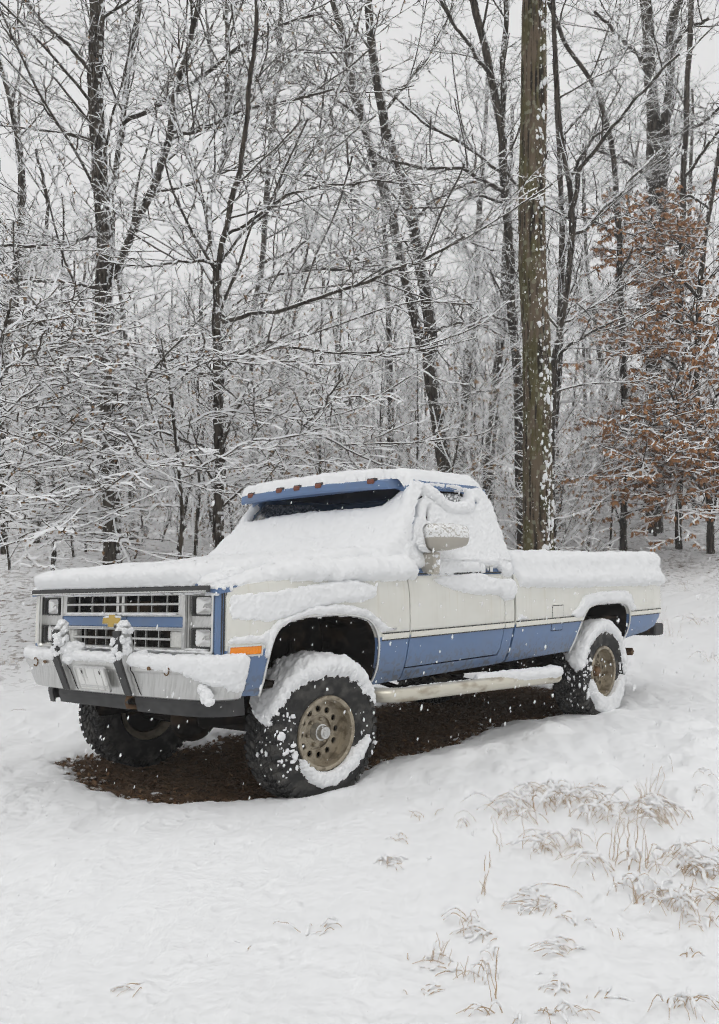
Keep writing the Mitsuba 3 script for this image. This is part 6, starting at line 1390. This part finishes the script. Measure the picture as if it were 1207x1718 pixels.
def mossy_trunk(pl, rng):
    q = resample(pl, 420)
    kk = np.linspace(0, 1, 421)
    q[:, 0] += 0.035 * np.sin(kk * 9 + 1) + 0.02 * np.sin(kk * 23); q[:, 1] += 0.03 * np.sin(kk * 11 + 2)
    ns = 64
    a = np.arange(ns) * 2 * np.pi / ns
    zz = q[:, 2]
    A, Zz = np.meshgrid(a, zz)
    p = np.stack([np.cos(A) * 3.4, np.sin(A) * 3.4, Zz * 1.1], -1)
    rid = 1 - np.abs(2 * meshkit.fbm(p * np.array([1.6, 1.6, 0.8]), 3, 5) - 1) * 2.2
    rid = np.clip(rid, 0, 1)
    fine = meshkit.fbm(p * 4, 3, 6) - 0.5
    big = meshkit.fbm(p * 0.5, 2, 8) - 0.5
    flare = 1 + 0.35 * np.exp(-(zz - zz[0]) / 0.5)
    R = q[:, 3][:, None] * flare[:, None] * (1 + 0.16 * big) + 0.030 * (rid - 0.5) + 0.012 * fine
    v = np.stack([q[:, 0][:, None] + R * np.cos(A), q[:, 1][:, None] + R * np.sin(A), np.broadcast_to(Zz, R.shape)], -1).reshape(-1, 3)
    n = len(q)
    i, j = np.meshgrid(np.arange(n - 1), np.arange(ns), indexing='ij')
    f = np.stack([i * ns + j, i * ns + (j + 1) % ns, (i + 1) * ns + (j + 1) % ns, (i + 1) * ns + j], -1).reshape(-1, 4)
    uv = np.column_stack([A.ravel(), rid.ravel()])
    put('tall_mossy_tree__trunk', trimesh.Trimesh(v, np.vstack([f[:, [0, 1, 2]], f[:, [0, 2, 3]]]), process=False), 'mossy_bark', True, uv)
    # flecks of snow stuck to the weather side
    N = 1300
    ang = math.radians(-48.6) - np.arccos(rng.beta(1.7, 1.35, N))
    k = rng.integers(0, n, N)
    hgt = zz[k] - zz[0]
    keep = rng.uniform(0, 1, N) < np.interp(hgt, [0, 2.5, 5, 7, 12], [1.0, 0.9, 0.35, 0.30, 0.45])
    ang, k = ang[keep], k[keep]
    j = (np.round(ang / (2 * np.pi) * ns).astype(int)) % ns
    c = v.reshape(n, ns, 3)[k, j]
    base = trimesh.creation.icosphere(1, 1.0)
    s = rng.lognormal(-4.3, 0.5, len(c)).clip(0.006, 0.035)
    vv = base.vertices[None] * np.stack([s, s, s * rng.uniform(0.8, 2.2, len(c))], 1)[:, None] * (1 + 0.25 * rng.normal(0, 1, (len(c), len(base.vertices), 1))) + c[:, None]
    ff = (base.faces[None] + (np.arange(len(c)) * len(base.vertices))[:, None, None]).reshape(-1, 3)
    put('tall_mossy_tree__snow', trimesh.Trimesh(vv.reshape(-1, 3), ff, process=False), 'snow_material', 40, kind='stuff')


for ti, (key, t) in enumerate(TREES.items()):
    rng = np.random.default_rng(1000 + ti)
    o = TREE_OPT[key]
    tag(key, TREE_TEXT[key], 'tree')
    tp = np.array(t['trunk'])
    gz = float(earth_z(tp[0, 0], tp[0, 1])) - 0.1
    tp[0, 2] = min(tp[0, 2], gz)
    if key == 'tall_mossy_tree':
        mossy_trunk(tp, rng)
        continue
    q = resample(tp, 60)
    gnarl = rng.normal(0, 1, (61, 2)); gnarl = np.array([np.convolve(gnarl[:, i], np.ones(5) / 5, 'same') for i in (0, 1)]).T
    q[:, :2] += gnarl * (q[:, 3] * 0.35)[:, None]
    q[:, 3] *= 1 + 0.35 * np.exp(-(q[:, 2] - q[0, 2]) / 0.4)
    put(key + '__trunk', tube(q[:, :3], q[:, 3], 14), 'bark', True)
    L1 = [q]
    for lb in t['limbs']:
        l = resample(lb, 26)
        w = rng.normal(0, 1, (27, 3)); w = np.array([np.convolve(w[:, i], np.ones(3) / 3, 'same') for i in range(3)]).T; w[0] = 0
        l[:, :3] += w * (0.018 + l[:, 3:4] * 0.25)
        put(key + '__limb', tube(l[:, :3], l[:, 3] + 0.004, 9), 'snowy_twigs' if o.get('white') else 'bark', True)
        L1.append(l)
    # smaller branches off the trunk and the limbs
    meshes = []
    P1s, R1s = [], []
    for li, l in enumerate(L1):
        n_ = o['auto'] if li == 0 else max(3, int(np.linalg.norm(np.diff(l[:, :3], axis=0), axis=1).sum() * 2.0))
        P, R = l[None, :, :3], l[None, :, 3]
        if n_ == 0:
            continue
        p, d, u, L, r = sprout(rng, P, R, 40, (58 if li == 0 else 45, 14), 0.12, 3.0 if li == 0 else 0.8, most=n_, least=n_, upb=0.15)
        if li == 0:
            ok = p[:, 2] > gz + o['lo']
            p, d, u, r = p[ok], d[ok], u[ok], r[ok]
        if not len(p):
            continue
        ln = rng.uniform(*o.get('L', (0.8, 2.4)), len(p)) * (1 if li == 0 else 0.75) * (1.1 - 0.4 * u)
        a, b = grow(rng, p, d, ln, np.clip(r * 0.36, 0.008, 0.024), 12, 0.06, 0.012, 0.7, 0.008)
        P1s.append(a); R1s.append(b)
    P1, R1 = np.concatenate(P1s), np.concatenate(R1s)
    put(key + '__branches', trimesh.Trimesh(*tubes(P1, R1 + 0.004, 6, phase=0), process=False), 'snowy_twigs' if o.get('white') else 'bark', kind='stuff')
    lim = np.concatenate([resample(l, 10)[None] for l in L1[1:]])
    for A_, B_ in ((P1, R1), (lim[:, :, :3], lim[:, :, 3])):
        ms, (P2, P3) = twiggery(rng, A_, B_, 1.0, o.get('d2', 3.0), o.get('d3', 5.5), o.get('d4', 6.0), r2=o.get('r', (0.011, 0.0082, 0.0066))[0], r3=o.get('r', (0.011, 0.0082, 0.0066))[1], r4=o.get('r', (0.011, 0.0082, 0.0066))[2], flat=o.get('flat', 1.0), up2=0.03 if not o.get('flat') else 0.0)
        meshes += ms
        if A_ is P1:
            P3a = P3
    put(key + '__crown', join(*meshes), 'snowy_twigs', kind='stuff')
    if o.get('leaves'):
        P3 = np.concatenate([P3a, P3])
        P3 = P3[P3[:, 0, 2] < gz + 9.5]
        put(key + '__leaves', trimesh.Trimesh(*hang_leaves(rng, P3, o['leaves'], (0.09, 0.15)), process=False), 'rust_leaf', kind='stuff')
    elif key in ('forking_beech', 'leaning_forked_tree', 'young_spreading_beech', 'young_drooping_beech'):
        put(key + '__leaves', trimesh.Trimesh(*hang_leaves(rng, P3a, 380, (0.04, 0.065)), process=False), 'tan_leaf', kind='stuff')

# ------------------------------------------------------------------ the woods behind: a few kinds, each copy a tree of its own
def template(name, seed, H, r0, nb, lo, L, stems=1, lean=0.05, leaves=0, d2=2.2, d3=4.2, d4=3.0, fat=1.0, up=0.10, low=0.0):
    rng = np.random.default_rng(seed)
    tr_, cr = [], []
    allP3 = []
    for s_ in range(stems):
        K = 24
        d0 = unit(np.array([[rng.normal(0, lean + 0.12 * (stems > 1)), rng.normal(0, lean + 0.12 * (stems > 1)), 1.0]]))
        P, R = grow(rng, np.array([[rng.normal(0, 0.03), rng.normal(0, 0.03), -0.3]]), d0, np.array([H * rng.uniform(0.85, 1.1)]), np.array([r0]), K, 0.035, 0.02, 0.72, 0.01)
        tr_.append(tubes(P, R, 8, phase=0))
        p, d, u, Lt, r = sprout(rng, P, R, 50, (55, 12), lo, 3.0, most=nb, least=nb, upb=up)
        ln = rng.uniform(*L, nb) * (1.25 - 0.75 * u)
        P1, R1 = grow(rng, p, d, ln, np.clip(r * 0.45, 0.010, 0.05), 8, 0.10, 0.03, 0.7, 0.009 * fat)
        cr.append(tubes(P1, R1 + 0.003, 5))
        ms, (P2, P3) = twiggery(rng, P1, R1, 1.0, d2, d3, d4, r2=0.0115 * fat, r3=0.0085 * fat, r4=0.007 * fat, l2=(0.6, 1.7), l3=(0.25, 0.7), l4=(0.1, 0.28), sides=(3, 3, 3))
        cr += ms; allP3.append(P3)
    g = {'type': 'shapegroup', 'trunk': mikit.ply(join(*tr_), 'bark', smooth=True), 'crown': mikit.ply(join(*cr), 'snowy_twigs')}
    if leaves:
        g['leaves'] = mikit.ply(trimesh.Trimesh(*hang_leaves(rng, np.concatenate(allP3), leaves, (0.05, 0.09)), process=False), 'tan_leaf')
    scene[name] = g
    return sum(len(x[1]) if not isinstance(x, trimesh.Trimesh) else len(x.faces) for x in tr_ + cr)


NT = [template('woods_kind_a', 11, 15.0, 0.13, 30, 0.22, (1.2, 3.2)), template('woods_kind_b', 12, 13.0, 0.09, 26, 0.18, (1.0, 2.6)), template('woods_kind_c', 13, 16.0, 0.17, 34, 0.28, (1.4, 3.6)), template('woods_kind_d', 14, 11.0, 0.06, 24, 0.15, (0.9, 2.2), lean=0.12)]
NS = [template('sapling_kind_a', 21, 5.0, 0.035, 18, 0.08, (0.7, 1.8), 1, 0.12, 300, 2.8, 4.6, 3.5), template('sapling_kind_b', 22, 3.4, 0.024, 12, 0.06, (0.5, 1.4), 2, 0.15, 320, 2.8, 4.6, 3.5), template('sapling_kind_c', 23, 6.5, 0.045, 22, 0.10, (0.8, 2.2), 1, 0.10, 200, 2.5, 4.4, 3.2)]
print('template triangles', NT, NS)


def from_st(s, t):
    return EYE[0] + s * FH[0] + t * RH[0], EYE[1] + s * FH[1] + t * RH[1]


def where_px(s, t):
    p = 603.5 + 1598 * t / s
    for lim, w in ((150, 'left of the thick forked tree'), (370, 'between the thick forked tree and slim beech'), (620, 'right of the slim forking beech'), (760, 'behind the leaning twin stems'), (880, 'just left of the tall mossy trunk'), (1020, 'right of the tall mossy trunk'), (1140, 'behind the double-stemmed tree'), (9999, 'at the right edge')):
        if p < lim:
            return w


rng = np.random.default_rng(4242)
spots = []
for s0, s1, n_ in ((21, 27, 9), (27, 36, 16), (36, 48, 26), (48, 66, 40), (66, 95, 46)):
    for k in range(n_):
        s = rng.uniform(s0, s1)
        t = (-0.47 + 0.94 * (k + rng.uniform(0.1, 0.9)) / n_) * s
        spots.append((s, t))
for s, t in spots:
    x, y = from_st(s, t)
    kind = 'abcd'[rng.choice(4, p=[0.3, 0.3, 0.15, 0.25])]
    key = numbered('woodland_tree')
    sc = rng.uniform(0.8, 1.1)
    scene[key] = {'type': 'instance', 'to_world': T().translate([x, y, float(earth_z(x, y)) - 0.1]).rotate([0, 0, 1], float(rng.uniform(0, 360))).scale([sc, sc, sc * rng.uniform(0.85, 1.1)]), 'group': {'type': 'ref', 'id': 'woods_kind_' + kind}}
    dp = {'a': '', 'b': 'slim ', 'c': 'stout ', 'd': 'short thin '}[kind] + 'bare tree in the woods' if s < 36 else 'distant bare tree' if s < 60 else 'faint far tree'
    tag(key, dp + ', ' + where_px(s, t), 'tree', dp.replace('tree', 'trees') + ' ' + where_px(s, t))
spots = []
for s0, s1, n_, a0, a1 in ((16.5, 20, 14, -0.46, 0.26), (20, 27, 40, -0.46, 0.46), (27, 38, 48, -0.46, 0.46), (38, 52, 40, -0.46, 0.46)):
    for k in range(n_):
        s = rng.uniform(s0, s1)
        spots.append((s, (a0 + (a1 - a0) * (k + rng.uniform(0.1, 0.9)) / n_) * s))
for s, t in spots:
    if s < 22 and t / s > 0.29 and rng.uniform() < 0.6:
        continue
    x, y = from_st(s, t)
    kind = 'abc'[rng.choice(3, p=[0.4, 0.35, 0.25])]
    key = numbered('snowy_sapling')
    sc = rng.uniform(0.75, 1.2)
    scene[key] = {'type': 'instance', 'to_world': T().translate([x, y, float(earth_z(x, y)) - 0.05]).rotate([0, 0, 1], float(rng.uniform(0, 360))).scale([sc, sc, sc]), 'group': {'type': 'ref', 'id': 'sapling_kind_' + kind}}
    dp = {'a': 'single-stemmed', 'b': 'low twin-stemmed', 'c': 'tall'}[kind] + (' snowy sapling near the clearing' if s < 22 else ' snowy sapling farther back') if s < 36 else 'small distant sapling'
    tag(key, dp + ', ' + where_px(s, t), 'sapling', dp.replace('sapling', 'saplings') + ' ' + where_px(s, t))

# ------------------------------------------------------------------ dead grass poking through the snow of the clearing
material('straw', principled(mikit.proc(lambda p, n, uv: mix((0.30, 0.21, 0.135), (0.58, 0.45, 0.31), fbm(p.x * 50, p.y * 50, p.z * 50, 2))), 0.75, 0.0, 0.2))
TUFT_TEXT = {'a': 'arching dead grass stems under caps of snow', 'u': 'upright dead grass stems', 'l': 'dead grass stems pressed flat under snow', 's': 'short dead grass stems'}
TREL = {}
for gi, (x, y, h, n_, kd) in enumerate(TUFTS):
    h *= 0.85
    rng = np.random.default_rng(9000 + gi)
    z = float(snow_z(np.array([x]), np.array([y]))[0])
    s, t = st(x, y)
    n2 = int(n_ * 1.2) + 1
    b = np.column_stack([x + rng.normal(0, h * 0.35, n2), y + rng.normal(0, h * 0.35, n2)])
    b = np.column_stack([b, snow_z(b[:, 0], b[:, 1]) - 0.015])
    a0 = rng.uniform(0, 2 * np.pi)
    a = a0 + rng.normal(0, 0.7 if kd != 'u' else 2.0, n2)
    K = 9
    u = np.linspace(0, 1, K)
    Hs = h * rng.uniform(0.6, 1.15, n2); Ls = {'a': 1.5, 'u': 0.35, 'l': 1.6, 's': 0.8}[kd] * h * rng.uniform(0.6, 1.3, n2)
    pts = np.zeros((n2, K, 3))
    for k in range(K):
        hz = {'a': math.sin(u[k] * 2.75) * 0.75, 'u': u[k] * 1.25, 'l': math.sin(u[k] * 3.0) * 0.38, 's': u[k] * 0.9 - 0.35 * u[k] ** 3}[kd]
        fw = {'a': u[k] ** 1.1, 'u': u[k] ** 1.8, 'l': u[k], 's': u[k] ** 1.5}[kd]
        pts[:, k, 0] = b[:, 0] + np.cos(a) * Ls * fw; pts[:, k, 1] = b[:, 1] + np.sin(a) * Ls * fw
        pts[:, k, 2] = b[:, 2] + Hs * hz
    pts[:, 1:] += rng.normal(0, h * 0.02, (n2, K - 1, 3))
    rad = np.broadcast_to(rng.uniform(0.0009, 0.0019, (n2, 1)), (n2, K)) * np.linspace(1.15, 0.6, K)[None]
    key = numbered('dead_grass_tuft')
    put(key + '__stems', trimesh.Trimesh(*tubes(pts, rad, 4), process=False), 'straw', kind='stuff')
    # snow caught on the stems
    cl = []
    for i in range(n2):
        if kd == 'u' and rng.uniform() < 0.5:
            continue
        for k in (range(2, K - 1) if kd in 'al' else (K - 2,)):
            if rng.uniform() < (0.34 if kd in 'al' else 0.25):
                r = h * rng.uniform(0.02, 0.07) + 0.002
                dv = pts[i, min(k + 1, K - 1)] - pts[i, k - 1]
                m = trimesh.creation.icosphere(2, 1.0)
                v = np.array(m.vertices) * [2.6, 0.9, 0.75]
                v *= (1 + 0.5 * (meshkit.fbm(v * 1.5 + 20 + k * 3 + i * 7, 2, gi) - 0.5))[:, None]
                yaw_ = math.atan2(dv[1], dv[0]); c_, s__ = math.cos(yaw_), math.sin(yaw_)
                pit = math.atan2(dv[2], math.hypot(dv[0], dv[1])); cp, sp_ = math.cos(pit), math.sin(pit)
                v = np.column_stack([v[:, 0] * cp - v[:, 2] * sp_, v[:, 1], v[:, 0] * sp_ + v[:, 2] * cp])
                v = np.column_stack([v[:, 0] * c_ - v[:, 1] * s__, v[:, 0] * s__ + v[:, 1] * c_, v[:, 2]])
                cl.append((v * r + pts[i, k] + [0, 0, r * 0.55], m.faces))
    if cl:
        put(key + '__snow', join(*cl), 'snow_material', 60, kind='stuff')
    pxx = 603.5 + 1598 * t / s
    where = ('at the left' if pxx < 520 else 'left of centre' if pxx < 760 else 'right of centre' if pxx < 960 else 'at the right' if pxx < 1090 else 'at the right edge')
    depth = 'far off' if s > 8 else 'by the camera' if s < 3.7 else 'in front' if s < 4.5 else 'mid-clearing' if s < 5.6 else 'past mid-clearing'
    tag(key, TUFT_TEXT[kd] + ', ' + depth + ' ' + where, 'grass tuft', ' '.join(['dead grass tufts', {'a': 'arching', 'u': 'upright', 'l': 'flattened', 's': 'short'}[kd], depth, where]))

# ------------------------------------------------------------------ falling snow
rng = np.random.default_rng(31)
N = 17000
s = 2.6 + 14 * rng.uniform(0, 1, N) ** 0.7
t = rng.uniform(-0.45, 0.45, N) * s
x, y = from_st(s, t)
z = rng.uniform(0.1, 1.0, N) * (1.4 + 0.45 * s)
base = trimesh.creation.icosphere(1, 1.0)
r = rng.lognormal(-6.25, 0.42, N).clip(0.0012, 0.004)
sh = np.stack([r, r * rng.uniform(0.7, 1.2, N), r * rng.uniform(1.2, 3.2, N)], 1)
v = base.vertices[None] * sh[:, None] * (1 + 0.2 * rng.normal(0, 1, (N, len(base.vertices), 1)))
v[:, :, 0] += v[:, :, 2] * 0.25
v += np.stack([x, y, z], 1)[:, None]
inside_truck = (x > -1.2) & (x < 4.8) & (np.abs(y) < 1.15) & (z < 2.05)
v = v[~inside_truck]
f = (base.faces[None] + (np.arange(len(v)) * len(base.vertices))[:, None, None]).reshape(-1, 3)
put('falling_snow', trimesh.Trimesh(v.reshape(-1, 3), f, process=False), 'snow_material', True)
tag('falling_snow', 'small snowflakes drifting down through the air over the clearing', 'snow', kind='stuff')

# ------------------------------------------------------------------ the snowy air
HAZE_DENSITY = 0.0018
scene['air'] = {'type': 'homogeneous', 'albedo': 0.96, 'sigma_t': HAZE_DENSITY}
scene['haze'] = {'type': 'cube', 'to_world': T().translate([62.0, 62.0, 14.0]).scale([135.0, 135.0, 20.0]), 'bsdf': {'type': 'null'}, 'interior': {'type': 'ref', 'id': 'air'}}
tag('haze', 'pale snowy air', kind='stuff')
scene['camera']['medium'] = {'type': 'ref', 'id': 'air'}
